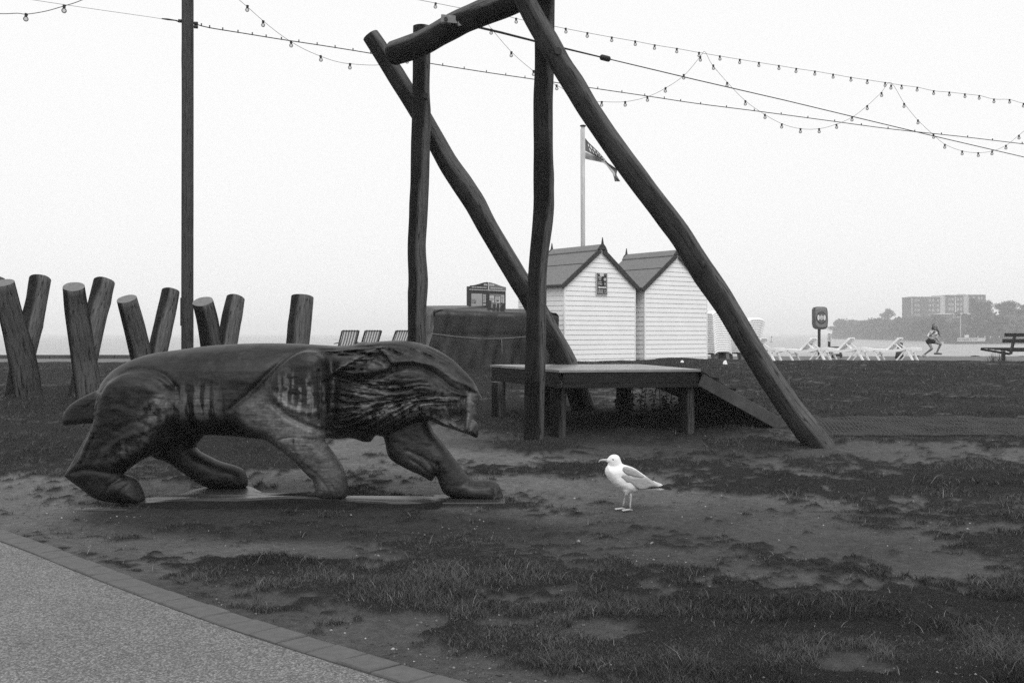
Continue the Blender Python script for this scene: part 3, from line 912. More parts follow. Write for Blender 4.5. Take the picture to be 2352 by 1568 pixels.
stump([(-70,900,17.8),(-46,800,18.1),(-22,700,18.5),(-12,641,18.7)], [46,46,46,44], "log behind the leftmost pair, mostly outside the picture", 30, .3)

# ------------------------------------------------------------------ tall pole with wire fittings
pd = 20.0
pole_t = thing("tall_pole", P(431, 900, pd), "tall straight dark pole rising out of the picture behind the lion", "pole")
rough_log("shaft", [P(430.5, 905, pd), P(430.5, 600, pd), P(431, 300, pd), P(431, -120, pd)], WR([26.5, 26.5, 26, 26], pd), pole_t, 33, n=20, step=.3, wear_dir=(.6,-.8,0), wear_cut=.1, wobble=.008, mats=[M['pole'], M['end']])
MB().box(P(416.5, 716, pd), (.022, .08, .56)).build("conduit", M['grey_plastic'], pole_t)
for (x, y) in ((417, 49), (446, 54), (446, 62)):
    mb = MB(); mb.tube([P(x, y, pd), P(x + (-7 if x < 430 else 8), y + (-.5 if x < 430 else .5), pd)], .035, 8); mb.build("eye_bolt", M['wire'], pole_t)

# ------------------------------------------------------------------ beach huts
TH = R_(37.7)
e1, e2, ez = Vector((math.cos(TH), math.sin(TH), 0)), Vector((-math.sin(TH), math.cos(TH), 0)), Vector((0, 0, 1))
HW, HL, HE, HA = 2.45, 1.88, 2.06, 2.98
def hut(o, label, sign=False):
    o = Vector(o)
    t = thing("beach_hut", o, label, "beach hut", "white beach huts")
    def q(u, v, z): return o + e1*u + e2*v + ez*z
    core = MB()
    s = .03
    core.add([q(s,s,0), q(HW-s,s,0), q(HW-s,HL-s,0), q(s,HL-s,0), q(s,s,HE), q(HW-s,s,HE), q(HW-s,HL-s,HE), q(s,HL-s,HE), q(HW/2,s,HA-s), q(HW/2,HL-s,HA-s)],
             [(0,1,5,8,4), (2,3,7,9,6), (1,2,6,5), (3,0,4,7), (4,8,9,7), (8,5,6,9), (3,2,1,0)])
    core.build("wall", M['white_paint'], t)
    bh = 0.1235
    k = 0
    z = 0.0
    while z < HA - .06:
        z1 = min(z + bh, HA - .02)
        def ends(zz): 
            if zz <= HE: return (0.0, HW)
            d = (zz-HE)/(HA-HE)*HW/2
            return (d, HW-d)
        a0, a1 = ends(z); b0, b1 = ends(z1)
        if a1-a0 > .08:
            lo, hi = -.012, .003
            zt = z1 + (.008 if z1 < HE else 0)
            vs = [q(a0, lo, z), q(a1, lo, z), q(b1, hi, zt), q(b0, hi, zt), q(a0, .03, z), q(a1, .03, z), q(b1, .03, zt), q(b0, .03, zt)]
            m_ = MB(); m_.add(vs, [(0,1,2,3),(5,4,7,6),(4,5,1,0),(3,2,6,7),(1,5,6,2),(4,0,3,7)]); m_.build("siding_board", M['white_paint'], t)
        if z1 <= HE + .01:
            lo, hi = -.012, .003
            zt = z1 + .006
            vs = [q(lo, HL, z), q(lo, 0.012, z), q(hi, 0.012, zt), q(hi, HL, zt), q(.03, HL, z), q(.03, 0.012, z), q(.03, 0.012, zt), q(.03, HL, zt)]
            m_ = MB(); m_.add(vs, [(0,1,2,3),(5,4,7,6),(4,5,1,0),(3,2,6,7),(1,5,6,2),(4,0,3,7)]); m_.build("siding_board", M['white_paint'], t)
        z += bh
    MB().bar(q(-.012,-.012,0), q(-.012,-.012,HE-.02), .035, .035, up=e1).build("corner_post", M['white_paint'], t)
    MB().bar(q(HW+.006,-.010,0), q(HW+.006,-.010,HE-.02), .03, .03, up=e1).build("corner_post", M['white_paint'], t)
    # roof slopes
    sl = (HA-HE)/(HW/2)
    ov, fv = .14, .05
    def slope(sg):
        u0 = HW/2; u1 = (-ov if sg < 0 else HW + ov)
        z0, z1 = HA + .02, HA + .02 - sl*(HW/2 + ov)
        vs = [q(u1,-fv,z1), q(u0,-fv,z0), q(u0,HL+fv,z0), q(u1,HL+fv,z1)]
        m_ = MB(); m_.add(vs + [p + ez*.035 for p in vs], [(3,2,1,0),(4,5,6,7),(0,1,5,4),(1,2,6,5),(2,3,7,6),(3,0,4,7)])
        return m_.build("roof", M['roof_felt'], t)
    for sg in (-1, 1):
        rf = slope(sg)
        # felt lap line
        um = HW/2 + sg*(HW/2)*.52; zm = HA + .057 - sl*(HW/2)*.52
        m_ = MB(); m_.bar(q(um,-fv,zm), q(um,HL+fv,zm), .05, .006); m_.build("felt_lap", M['roof_felt'], t)
        a = q(HW/2 + sg*.06, -fv-.014, HA-.03 - sl*.06); b = q(HW/2 + sg*(HW/2+ov), -fv-.014, HA-.03 - sl*(HW/2+ov))
        MB().bar(a, b, .022, .11, up=ez).build("bargeboard", M['dark_trim'], t)
        a = q(HW/2 + sg*(HW/2+ov+.008), -fv, HA+.01 - sl*(HW/2+ov)); b = q(HW/2 + sg*(HW/2+ov+.008), HL+fv, HA+.01 - sl*(HW/2+ov))
        MB().bar(a, b, .02, .05).build("eaves_trim", M['dark_trim'], t)
    # ridge capping and finials
    rc = MB(); c_ = .2
    pr = [(-c_, -c_*sl+.012), (0, .0), (c_, -c_*sl+.012), (c_, -c_*sl+.04), (0, .042), (-c_, -c_*sl+.04)]
    rc.prism(pr, lambda u, w: q(HW/2+u, -fv-.005, HA+.055+w), e2*(HL+2*fv+.01)); rc.build("ridge_cap", M['roof_felt'], t)
    for v in (-fv-.04, HL+fv+.01):
        fp = [(-.15,-.10), (.15,-.10), (.10,-.02), (.035,.04), (.0,.21), (-.035,.04), (-.10,-.02)]
        f_ = MB(); f_.prism(fp, lambda u, w: q(HW/2+u, v, HA+.06+w), e2*.03); f_.build("finial", M['dark_trim'], t)
    return t, q
h1, q1 = hut((1.32, 25.0, .72), "nearer white beach hut with the beach manager sign on its front")
h2, q2 = hut((3.55, 26.62, .71), "farther white beach hut without a sign, partly behind the log brace")

# sign on the nearer hut
so = q1(1.235, -.032, 2.05)
sg = thing("direction_sign", so, "small dark sign with arrow fixed to the nearer hut", "sign")
def sgp(u, z, off=0.0): return so + e1*u + ez*z - e2*off
SW, SH = .36, .545
def rect(mb, u0, u1, z0, z1, d0, d1, f=sgp):
    mb.add([f(u0,z0,d1), f(u1,z0,d1), f(u1,z1,d1), f(u0,z1,d1), f(u0,z0,d0), f(u1,z0,d0), f(u1,z1,d0), f(u0,z1,d0)], [(0,1,2,3),(5,4,7,6),(4,5,1,0),(3,2,6,7),(1,5,6,2),(4,0,3,7)])
m_ = MB(); rect(m_, -SW/2-.02, SW/2+.02, -SH/2-.02, SH/2+.02, 0, .008); m_.build("backing_board", M['pale'], sg)
m_ = MB(); rect(m_, -SW/2, SW/2, -SH/2, SH/2, .008, .014); m_.build("panel", M['ink'], sg)
m_ = MB()
iw, ih = SW/2-.022, SH/2-.022
for (a, b, c, d) in ((-iw, iw, ih-.006, ih), (-iw, iw, -ih, -ih+.006), (-iw, -iw+.006, -ih+.006, ih-.006), (iw-.006, iw, -ih+.006, ih-.006)): rect(m_, a, b, c, d, .014, .0165)
m_.build("border_line", M['pale'], sg)
m_ = MB(); rect(m_, -.075, .06, SH/2-.075, SH/2-.002, .0145, .019); m_.build("sticker", M['pale'], sg)
for (tx, u, z, s_) in [("FIRST", -.07, .165, .052), ("AID", -.07, .115, .052), ("LOST", -.07, .045, .052), ("CHILD", -.07, -.005, .052), ("BEACH", -.045, -.165, .05), ("MANAGER", -.06, -.215, .042)]:
    text_mesh(tx, s_, M['pale'], "lettering", sg, sgp(u, z, .0155), e1, ez, thick=.001, off=.0008)
m_ = MB(); rect(m_, .06, .145, .105, .137, .0145, .017); rect(m_, .088, .117, .138, .165, .0145, .017); rect(m_, .088, .117, .077, .104, .0145, .017); m_.build("cross_symbol", M['pale'], sg)
m_ = MB(); m_.prism([(.085,.02),(.105,.045),(.127,.005),(.117,-.005),(.116,-.045),(.098,-.045),(.096,-.008)], lambda u, z: sgp(u, z, .017), e2*.0025); m_.build("child_symbol", M['pale'], sg)
m_ = MB(); m_.prism([(-.145,-.09),(-.085,-.055),(-.085,-.072),(.145,-.072),(.145,-.108),(-.085,-.108),(-.085,-.125)], lambda u, z: sgp(u, z, .017), e2*.0025); m_.build("arrow_symbol", M['pale'], sg)
m_ = MB()
for i in range(20):
    a, b = 2*math.pi*i/20, 2*math.pi*(i+1)/20
    def rp(r, an): return sgp(.11 + r*.8*math.cos(an), -.19 + r*math.sin(an), .0165)
    m_.add([rp(.045, a), rp(.045, b), rp(.037, b), rp(.037, a)], [(0,1,2,3)])
m_.build("information_ring", M['pale'], sg)
text_mesh("i", .06, M['pale'], "lettering", sg, sgp(.11, -.19, .0155), e1, ez, thick=.001, off=.001)

# ------------------------------------------------------------------ tarpaulin-covered stack
def tarp():
    o = Vector((-1.78, 22.7, .66))
    t = thing("covered_stack", o, "large dark tarpaulin draped over a stack, tied with a rope", "tarpaulin")
    fr = Vector((2.92, 1.02, 0)); Lf = fr.length; fr.normalize(); dp = Vector((-fr.y, fr.x, 0)); Dp = 1.25; Ht = 1.36
    nu, nv = 132, 44
    V, idx = [], {}
    # perimeter walk: left side, front, right side; rows go up then onto the top
    per = []
    ns = 34
    for i in range(ns): per.append((0.0, Dp*(1-i/ns)))
    for i in range(nu): per.append((Lf*i/nu, 0.0))
    for i in range(ns+1): per.append((Lf, Dp*i/ns))
    rows = 40
    cen = Vector((Lf/2, Dp/2, 0))
    for r in range(rows+1):
        f = r/rows
        for k, (u, v) in enumerate(per):
            s = k*0.033
            if f < .72:
                z = f/.72*Ht; inn = 0.0
            else:
                g_ = (f-.72)/.28; z = Ht + .05*math.sin(g_*1.5); inn = g_
            fold = .11*(2*float(vn(np.array(s*1.9 + .9*f), np.array(f*1.2), 61))-1) + .06*(2*float(vn(np.array(s*5 - 2.0*f), np.array(f*2.2+s*.5), 62))-1)
            fold *= (1 - .6*inn) * (0.35 + .9*max(0, .72-f))
            if abs(z - .80) < .30 and f < .72: fold -= .014*math.exp(-((z-.80)/.06)**2)   # pulled in by the rope
            d = Vector((u - cen.x, v - cen.y, 0))
            un, vn_ = 0.0, 0.0
            if k < ns: un = -1
            elif k < ns+nu: vn_ = -1
            else: un = 1
            rnd = .07*max(0, (z-(Ht-.10))/.10)**2 if f < .72 else .07
            uu = u + un*(fold - rnd); vv = v + vn_*(fold - rnd)
            if k < ns: uu -= .40*max(0, 1-f/.72)**2.0 * (0.4+.6*abs(math.sin(s*2)))   # skirt kicks out at the left
            uu = uu + (cen.x-uu)*inn; vv = vv + (cen.y-vv)*inn
            sag = -.06*math.exp(-((u-1.9)/.5)**2)*math.exp(-(v/.3)**2)*max(0,(f-.6)/.4) + (.05*math.sin(u*3.1+1)+.03*math.sin(u*7.3))*max(0, f-.6)
            p = o + fr*uu + dp*vv + Vector((0, 0, z + sag - .04*u/Lf + .13*max(0, vv/Dp)*(f > .7)))
            V.append(tuple(p))
    n = len(per)
    F_ = [(r*n+k, r*n+k+1, (r+1)*n+k+1, (r+1)*n+k) for r in range(rows) for k in range(n-1)]
    m, nn, l, b = newmat("dark_tarpaulin")
    c = noise(nn, l, coord(nn), 6, 5); l.new(ramp(nn, l, c, [(0.3, .007), (0.7, .015)]), b.inputs["Base Color"])
    b.inputs["Roughness"].default_value = .42; b.inputs["Specular IOR Level"].default_value = .4
    bump(nn, l, noise(nn, l, coord(nn), 5, 6, .7, .6), .6, .02, b)
    mb = MB(); mb.add(V, F_); mb.build("tarpaulin", m, t, True)
    rp = []
    for i in range(30):
        u = -.05 + (Lf*.92)*i/29; rp.append(o + fr*u + dp*(-.035) + Vector((0,0,.83 - .12*math.sin(math.pi*min(1, i/29*1.0)) + .0)))
    MB().tube(rp, .011, 6).build("rope", M['midgrey'], t, True)
    a = rp[17]; MB().tube([a, a + Vector((.01,-.01,-.3)), a + Vector((.0,-.01,-.6))], .008, 6).build("rope_end", M['midgrey'], t, True)
    # bundled chair frames poking above the top edge at the back
    return t
tarp()
# folded dark frames lying on the stack
ft = thing("folded_frames", P(1110, 712, 23.6), "dark ends of folded frames poking up behind the tarpaulin top", "folded chairs")
for (x, w, y0, tilt) in [(1082,7,699,-14),(1123.5,4,690,10),(1134,6,698,8),(1142,5,697,10),(1150,4,700,12),(1156,9,699,2)]:
    a, b = P(x, 718, 23.7), P(x + tilt*.25, y0, 23.7)
    MB().bar(a, b, .06, w*23.7/FPX, up=Vector((0,1,0)), bev=.004).build("frame_rail", M['dark_trim'], ft)
MB().bar(P(1086,709,23.75), P(1128,710,23.75), .02, .02).build("cross_rail", M['dark_trim'], ft)
# ------------------------------------------------------------------ carved wooden lion
def lion():
    h = 0.0095
    x0, x1, y0, y1, z0, z1 = -4.2, 0.02, 8.68, 9.80, -0.13, 1.52
    xs, ys_, zs = np.arange(x0, x1, h), np.arange(y0, y1, h), np.arange(z0, z1, h)
    X, Z = np.meshgrid(xs, zs, indexing='ij')
    def pw(poly, d): return np.array([((x-CX)/FPX*d, EYE-(y-YH)/FPX*d) for x, y in poly])
    SIL = [np.full(X.shape, 9.0)]
    def part(poly, d, T, R, y=None):
        d2 = poly_sd(X, Z, catmull(pw(poly, d), 4))
        SIL[0] = np.minimum(SIL[0], d2)
        return inflate(d2, ys_, d if y is None else y, T, R)
    CY = 9.25
    body = [(225,905),(238,876),(262,850),(300,828),(350,812),(418,802),(480,794),(560,789),(640,788),(720,791),(800,796),(850,800),(862,1000),(800,1003),(745,1006),(690,1010),(610,1008),(545,1002),(470,998),(430,1008),(390,1018),(300,1000),(240,975),(218,940)]
    Tb = np.interp(X, [(-4.0), -3.6, -3.2, -2.4, -1.9, -1.3], [.20, .33, .40, .40, .37, .36])
    F = part(body, CY, Tb, .36)
    head = [(770,808),(810,795),(840,788),(870,784),(920,782),(960,787),(1000,801),(1040,826),(1065,850),(1085,872),(1097,892),(1101,910),(1099,932),(1094,955),(1080,962),(1050,957),(1020,962),(985,963),(950,970),(915,985),(885,1001),(860,998),(800,1002),(760,998),(748,900)]
    hx = lambda vx: (vx-CX)/FPX*9.2
    Th = np.interp(X, [hx(760), hx(850), hx(940), hx(1000), hx(1050), hx(1102)], [.36, .41, .38, .32, .25, .15])
    F = smin(F, part(head, 9.2, Th, .30), .04)
    jaw = [(940,950),(978,961),(1010,975),(1040,985),(1063,993),(1080,999),(1096,1005),(1099,990),(1097,974),(1088,962),(1086,940),(1070,920),(1060,960),(1030,960),(1000,940)]
    F = smin(F, part(jaw, 9.2, np.interp(X, [hx(950), hx(1040), hx(1100)], [.22, .19, .10]), .10), .02)
    nh = [(222,950),(232,905),(252,874),(292,857),(340,858),(375,868),(400,890),(408,930),(402,970),(388,1003),(370,1037),(335,1052),(304,1071),(284,1087),(300,1093),(314,1103),(326,1126),(330,1152),(300,1154),(250,1152),(219,1143),(190,1122),(165,1104),(152,1092),(157,1078),(170,1057),(197,1010),(214,975)]
    Tn = np.interp(Z, [-.1, .15, .45, .9], [.15, .135, .17, .20])
    F = smin(F, part(nh, 8.98, Tn, .13), .035)
    fh = [(370,1000),(430,985),(468,996),(449,1027),(486,1051),(507,1060),(549,1073),(564,1090),(563,1120),(499,1122),(466,1114),(420,1084),(384,1060),(350,1045)]
    F = smin(F, part(fh, 9.5, .15, .12), .03)
    nf = [(545,935),(588,897),(630,855),(665,822),(700,806),(730,808),(752,825),(762,870),(760,930),(752,985),(746,1012),(765,1038),(786,1070),(798,1103),(794,1143),(760,1147),(729,1140),(721,1106),(706,1090),(667,1051),(632,1024),(610,1010),(575,1003),(550,970)]
    Tf = np.interp(Z, [-.1, .3, .55, 1.1], [.15, .14, .17, .17])
    F = smin(F, part(nf, 8.94, Tf, .13), .03)
    ff = [(884,985),(930,960),(975,955),(997,994),(1022,1024),(1049,1060),(1068,1084),(1085,1100),(1108,1101),(1130,1102),(1146,1114),(1152,1128),(1152,1150),(1090,1151),(1027,1137),(1010,1113),(1002,1092),(991,1104),(969,1092),(928,1073),(895,1051),(886,1021)]
    F = smin(F, part(ff, 9.28, np.interp(Z, [-.1, .1, .5], [.17, .14, .16]), .12), .03)
    tail = [(240,893),(222,897),(197,908),(172,922),(156,936),(145,956),(148,976),(164,976),(184,974),(212,972),(240,965)]
    F = smin(F, part(tail, 9.28, .075, .06), .025)
    ear = [(774,850),(800,836),(830,818),(862,801),(878,799),(892,807),(913,830),(900,846),(868,857),(830,862),(795,862)]
    F = smin(F, part(ear, 8.84, .06, .05, np.interp(Z, [1.05, 1.38], [8.765, 8.835])), .012)
    F = smin(F, part(ear, 9.56, .06, .05), .012)
    # ---- reliefs on the flanks (positive = proud), in side-view coordinates at the near surface
    NS = 8.95
    def st(pl, w, a, sub=4):
        q = catmull(pw(pl, NS), sub, False)
        d = seg_dist(X, Z, q, False)
        ww = w/FPX*NS
        return a*np.exp(-(d/ww)**2)
    R = np.zeros(X.shape)
    for (pl, w, a) in [
        ([(225,950),(235,905),(258,874),(292,856),(340,856),(375,867),(403,888)], 5, .010), ([(240,900),(262,870),(296,850),(345,849),(385,862),(412,886)], 5, -.016),
        ([(408,888),(415,920),(408,960),(395,1000)], 8, -.022),
        ([(535,938),(580,897),(622,855),(655,823),(690,803),(722,801),(752,815)], 6, -.015), ([(552,940),(594,897),(634,857),(668,825),(700,810),(730,813),(752,830)], 6, .012),
        ([(545,928),(575,910),(610,880)], 5, -.012), ([(560,915),(600,880),(640,838)], 3, -.008),
        ([(756,828),(768,870),(768,930),(760,990)], 10, -.022), ([(739,850),(741,930),(738,970)], 3, -.014),
        ([(640,925),(668,950),(705,970),(745,985)], 7, -.025), ([(628,1010),(655,1003),(690,1000),(725,1005)], 2, -.004),
        ([(640,905),(670,930),(690,938),(735,945)], 6, .016),
        ([(684,1008),(683,1030)], 2.5, -.010), ([(700,1060),(735,1085),(760,1120)], 4, -.008), ([(665,1045),(700,1075)], 3, -.008),
        ([(395,945),(330,960),(280,985)], 6, -.006),([(350,985),(300,1000),(262,1030),(240,1065)], 8, .012), ([(160,1090),(210,1075),(280,1086)], 6, -.014), ([(290,1095),(262,1110),(250,1135)], 3, -.012),([(306,1106),(285,1125),(282,1145)], 3, -.012),
        # ear edge and hollow
        ([(776,850),(820,826),(862,803),(880,801),(908,828)], 3.5, .022), ([(790,856),(830,836),(862,822),(890,836)], 9, -.03), ([(770,862),(810,866),(860,866),(900,852)], 5, -.024),
        ([(880,815),(905,835),(912,845)], 3, -.012),
        ([(770,1110),(778,1130),(778,1142)], 2.5, -.01), ([(748,1112),(754,1140)], 2.5, -.008),
        ([(230,905),(200,920),(165,945)], 3, -.010), ([(232,918),(200,932),(168,955)], 3, -.008), ([(236,895),(205,910),(165,935)], 3, .006),
        ]:
        R += st(pl, w, a)
    RF = np.zeros(X.shape)
    for (pl, w, a) in [
        # head: brow, eye hollow, nose, mouth
        ([(905,832),(950,828),(1004,842),(1042,871),(1083,892),(1097,908)], 5, .034), ([(915,842),(960,842),(1003,862),(1035,889),(1068,903)], 6, -.036),
        ([(985,822),(1010,830),(1034,850)], 6, -.006), ([(1030,838),(1056,866),(1082,888)], 4, -.010),
        ([(995,868),(1015,893),(1040,910),(1070,915)], 8, -.035), ([(1000,885),(1025,905),(1045,912)], 5, .012),
        ([(1085,900),(1090,915),(1088,930)], 4, .012), ([(1077,902),(1078,918),(1090,930)], 3, -.018), ([(1095,905),(1098,925),(1092,950)], 3, -.014),
        ([(1006,925),(1012,950),(1030,975),(1055,988),(1078,994)], 6, .016), ([(975,962),(1000,968),(1024,984)], 3, -.008), ([(985,945),(1010,962),(1040,984)], 3, -.010),
        ([(1060,918),(1062,950),(1062,985)], 5, -.035), ([(1074,922),(1076,950),(1066,985)], 7, .022), ([(1086,935),(1084,960),(1076,990)], 3, -.02), ([(1082,1000),(1094,982)], 3, -.01),
        ([(1020,920),(1040,915),(1062,916)], 4, .012),
        # paws
        ([(1128,1104),(1140,1112),(1146,1128),(1147,1146)], 2.5, -.024), ([(1110,1104),(1128,1112),(1134,1130),(1134,1148)], 2.5, -.022), ([(1060,1120),(1085,1112),(1110,1116)], 3, -.008),
        ([(1000,1070),(1004,1095),(1008,1112)], 3.5, -.03), ([(936,1060),(960,1075),(978,1092)], 3, -.012),([(955,1050),(985,1075),(995,1095)], 3, -.012),([(930,1040),(965,1055),(1000,1075)], 4, -.010),
        ([(1066,915),(1067,945),(1064,985)], 3.5, -.030), ([(1078,915),(1080,945),(1072,985)], 5, .022), ([(1070,897),(1085,903),(1098,908)], 3, -.016), ([(1040,900),(1062,908),(1080,908)], 4, .014),
        ([(1015,935),(1022,960)], 2.5, -.012), ([(1028,935),(1032,962)], 2.5, -.012), ([(1044,930),(1046,955)], 2.5, .014), 
        ([(960,900),(1000,905),(1030,915)], 3, -.012), ([(950,918),(985,925),(1012,930)], 3, .012),
        ]:
        RF += st(pl, w, a)
    # mouth hollow between cheek and front jaw
    mo = pw([(1024,926),(1040,920),(1056,922),(1060,940),(1061,965),(1058,984),(1044,978),(1030,962)], NS)
    dm = poly_sd(X, Z, catmull(mo, 4)); RF -= .040*sstep(.004, -.016, dm)
    for pl in ([(1036,918),(1038,940)], [(1050,918),(1052,948)], [(1030,968),(1046,980)]): RF += st(pl, 3.0, .035)
    # carved hair: long flowing cuts
    rr = np.random.default_rng(4)
    def flow(x, y):
        a = -0.05
        if y < 812: a = 0.10 if x < 900 else 0.45
        a += 0.22*math.sin((x-760)/70.0 + (y-830)/60.0)*(1 if y > 850 else .3)
        if x > 960: a += .35*(1-abs(y-900)/120)
        if y > 925 and x < 980: a -= .30
        return a
    hair = []
    for k in range(400):
        x, y = rr.uniform(746, 1010), rr.uniform(790, 1000)
        hi = np.interp(x, [770, 900, 960, 1000, 1030], [792, 784, 786, 800, 815]); lo_ = np.interp(x, [770, 860, 900, 960, 1020], [998, 994, 985, 962, 955])
        if y < hi+9 or y > lo_ or (x < 768 and y < 840): continue
        if 780 < x < 905 and 806 < y < 862 and y > 852 - (x-780)*.5 - 6: continue     # leave the ear
        if x > 905 and y < 862: continue
        if x > 940 and y < 900: continue                     # brow and eye
        pl = [(x, y)]; n = rr.integers(4, 9)
        for i in range(n):
            a = flow(x, y); x += 9*math.cos(a); y += 9*math.sin(a); pl.append((x, y))
        hair.append((pl, rr.uniform(1.3, 2.3), rr.uniform(-.013, -.005) if rr.random() < .68 else rr.uniform(.003, .007)))
    for k in range(18):    # hair on the neck top running on along the back
        x, y = rr.uniform(690, 850), rr.uniform(802, 818); pl = [(x, y)]
        for i in range(7): x += 10; y += (-.8 if x > 760 else -.1); pl.append((x, y))
        hair.append((pl, 1.5, -.005))
    for k in range(16):    # rump and hock hair
        x, y = rr.uniform(196, 240), rr.uniform(930, 1010); pl = [(x, y)]
        for i in range(6): x -= 5; y += 11; pl.append((x, y))
        hair.append((pl, 2, -.007))
    for pl, w, a in hair:
        q = pw(pl, NS)
        m0, m1 = q.min(0)-.05, q.max(0)+.05
        i0, i1 = np.searchsorted(xs, m0[0]), np.searchsorted(xs, m1[0]); j0, j1 = np.searchsorted(zs, m0[1]), np.searchsorted(zs, m1[1])
        if i1-i0 < 2 or j1-j0 < 2: continue
        d = seg_dist(X[i0:i1, j0:j1], Z[i0:i1, j0:j1], q, False)
        R[i0:i1, j0:j1] += 1.25*a*np.exp(-(d/(w/FPX*NS))**2)
    R += .010*(fbm(X*5, Z*9, 71, 3)-.5) + .009*(fbm(X*13 + 2*Z, Z*24, 72, 3)-.5)
    R *= .05 + .95*sstep(-.005, -.07, SIL[0])
    R += RF*sstep(.0, -.022, SIL[0])
    for k in range(90):     # fine hair over the crown and the back of the neck
        x, y = rr.uniform(790, 985), 0
        y = np.interp(x, [770, 870, 920, 960, 1000], [797, 788, 786, 791, 804]) + rr.uniform(3, 34)
        pl = [(x, y)]
        for i in range(6):
            x += 9; y += 9*np.interp(x, [780, 860, 900, 960, 1010], [-.12, -.05, .06, .33, .6]); pl.append((x, y))
        q = pw(pl, NS); m0, m1 = q.min(0)-.03, q.max(0)+.03
        i0, i1 = np.searchsorted(xs, m0[0]), np.searchsorted(xs, m1[0]); j0, j1 = np.searchsorted(zs, m0[1]), np.searchsorted(zs, m1[1])
        d = seg_dist(X[i0:i1, j0:j1], Z[i0:i1, j0:j1], q, False)
        R[i0:i1, j0:j1] -= rr.uniform(.002, .0055)*np.exp(-(d/(1.5/FPX*NS))**2)
    fade = sstep(-.05, .10, np.abs(ys_-9.22))      # both flanks carved alike, nothing on the spine
    F = F - (R[:, None, :]*fade[None, :, None]).astype(np.float32)
    F[0]=F[-1]=1; F[:,0]=F[:,-1]=1; F[:,:,0]=F[:,:,-1]=1
    V, Q = surface_nets(F, (xs[0], ys_[0], zs[0]), h)
    # smooth once
    deg = np.zeros(len(V)); acc = np.zeros_like(V)
    for a, b in ((0,1),(1,2),(2,3),(3,0)):
        np.add.at(acc, Q[:,a], V[Q[:,b]]); np.add.at(acc, Q[:,b], V[Q[:,a]])
        np.add.at(deg, Q[:,a], 1); np.add.at(deg, Q[:,b], 1)
    V = 0.6*V + 0.4*acc/deg[:,None]
    # bare, flaked patches where the finish has gone, plus highlights painted on cheek and brow
    vx = CX + FPX*V[:,0]/NS; vy = YH + FPX*(EYE-V[:,2])/NS
    n1 = fbm(vx/14.0, vy/45.0, 81, 4); n2 = fbm(vx/9.0, vy/9.0, 83, 4); n3 = fbm(vx/40.0, vy/40.0, 85, 3)
    drip = sstep(.47, .60, fbm(vx/7.5, vy/70.0, 87, 3))
    wear = np.zeros(len(V))
    def patch(cx, cy, rx, ry, ang=0): return E(vx, vy, cx, cy, rx, ry, ang)
    wear += 1.1*patch(700, 905, 62, 45, 15)*drip*sstep(.35,.55,n2)
    wear += .85*patch(458, 928, 55, 42)*drip
    wear += .85*patch(655, 972, 95, 50, 25)*(0.35+1.1*n2) + .62*patch(725, 1065, 85, 85, 45)*(.3+1.1*n2)
    wear += .6*patch(370, 945, 40, 28, -30)*sstep(.4,.6,n2) + .5*patch(310, 1020, 62, 20, -35)*sstep(.4,.65,n2) + .6*patch(385, 915, 16, 16)
    wear += 1.3*patch(930, 940, 90, 18, -4)*sstep(.42,.6,n2) + .8*patch(855, 900, 85, 30, -28)*sstep(.5,.64,fbm(vx/18., vy/6., 88, 3)) + .6*patch(990, 930, 45, 40)*sstep(.42,.6,n2)  # cheek and lower mane highlights painted in with the bare patches
    wear += 1.0*patch(1040, 960, 46, 42)*(.5+.7*n2) + .4*patch(1080, 945, 12, 40) + .35*patch(860, 835, 60, 22)*sstep(.45,.62,n2) + .35*patch(1000, 850, 60, 40, 30)*n1
    wear += .34*patch(955, 1055, 60, 50, 40)*(.3+n2) + .30*patch(1080, 1115, 70, 30)*n2
    wear += .07*sstep(.5, .7, n3)
    wear *= sstep(9.35, 9.15, V[:,1])*.9 + .1
    wear *= .8
    wear += .12*patch(1080, 948, 10, 36)*(.5+.7*n2) + .35*patch(1085, 915, 14, 14) + .35*patch(1048, 880, 40, 6, 40)  # painted brow-ridge highlight, with pale nose and jaw front
    dark = np.clip(.9*patch(500, 985, 130, 22) + .8*patch(790, 940, 40, 60) + .5*patch(440,985,45,30) + .4*patch(270, 1010, 90, 50), 0, 1)  # darker along the belly, groin, mane edge and hind leg
    # drying cracks in the timber
    for pl in [[(610,806),(680,800),(760,803)],[(500,812),(560,806),(600,806)],[(245,895),(300,868),(360,866),(398,880)],[(380,950),(330,951),(290,956)],[(628,1012),(660,1001),(700,997),(735,1003)],[(741,842),(742,900),(740,960)],
               [(684,1002),(683,1020),(686,1045)],[(660,1065),(690,1100)],[(945,1002),(985,1015),(1010,1013)],[(455,830),(520,822),(600,826),(650,822)],[(420,985),(360,980),(300,985)],[(350,905),(410,915),(470,912),(520,920)],[(165,1100),(230,1098),(290,1092)],[(880,870),(930,862),(990,872)],[(1060,1075),(1072,1105),(1076,1130)]]:
        d = seg_dist(vx, vy, catmull(pl, 5, False), False)
        dark = np.maximum(dark, 1.25*np.exp(-(d/(1.1 + .5*np.sin(vx*.07)))**2)*sstep(.25, .5, n2))
    dark = np.clip(dark, 0, 1.1)
    m, n, l, b = newmat("dark_oiled_carved_wood")
    co = coord(n)
    w = n.new("ShaderNodeTexWave"); w.wave_type = 'RINGS'; w.rings_direction = 'X'
    w.inputs["Scale"].default_value = 7.0; w.inputs["Distortion"].default_value = 5.0; w.inputs["Detail"].default_value = 4.0; w.inputs["Detail Scale"].default_value = 1.1
    l.new(mapping(n, l, co, (.35, 1, 1)), w.inputs[0])
    gn = noise(n, l, mapping(n, l, co, (2, 14, 22)), 3.0, 6, .65, .4)
    bl_ = noise(n, l, co, 3.2, 6, .62)
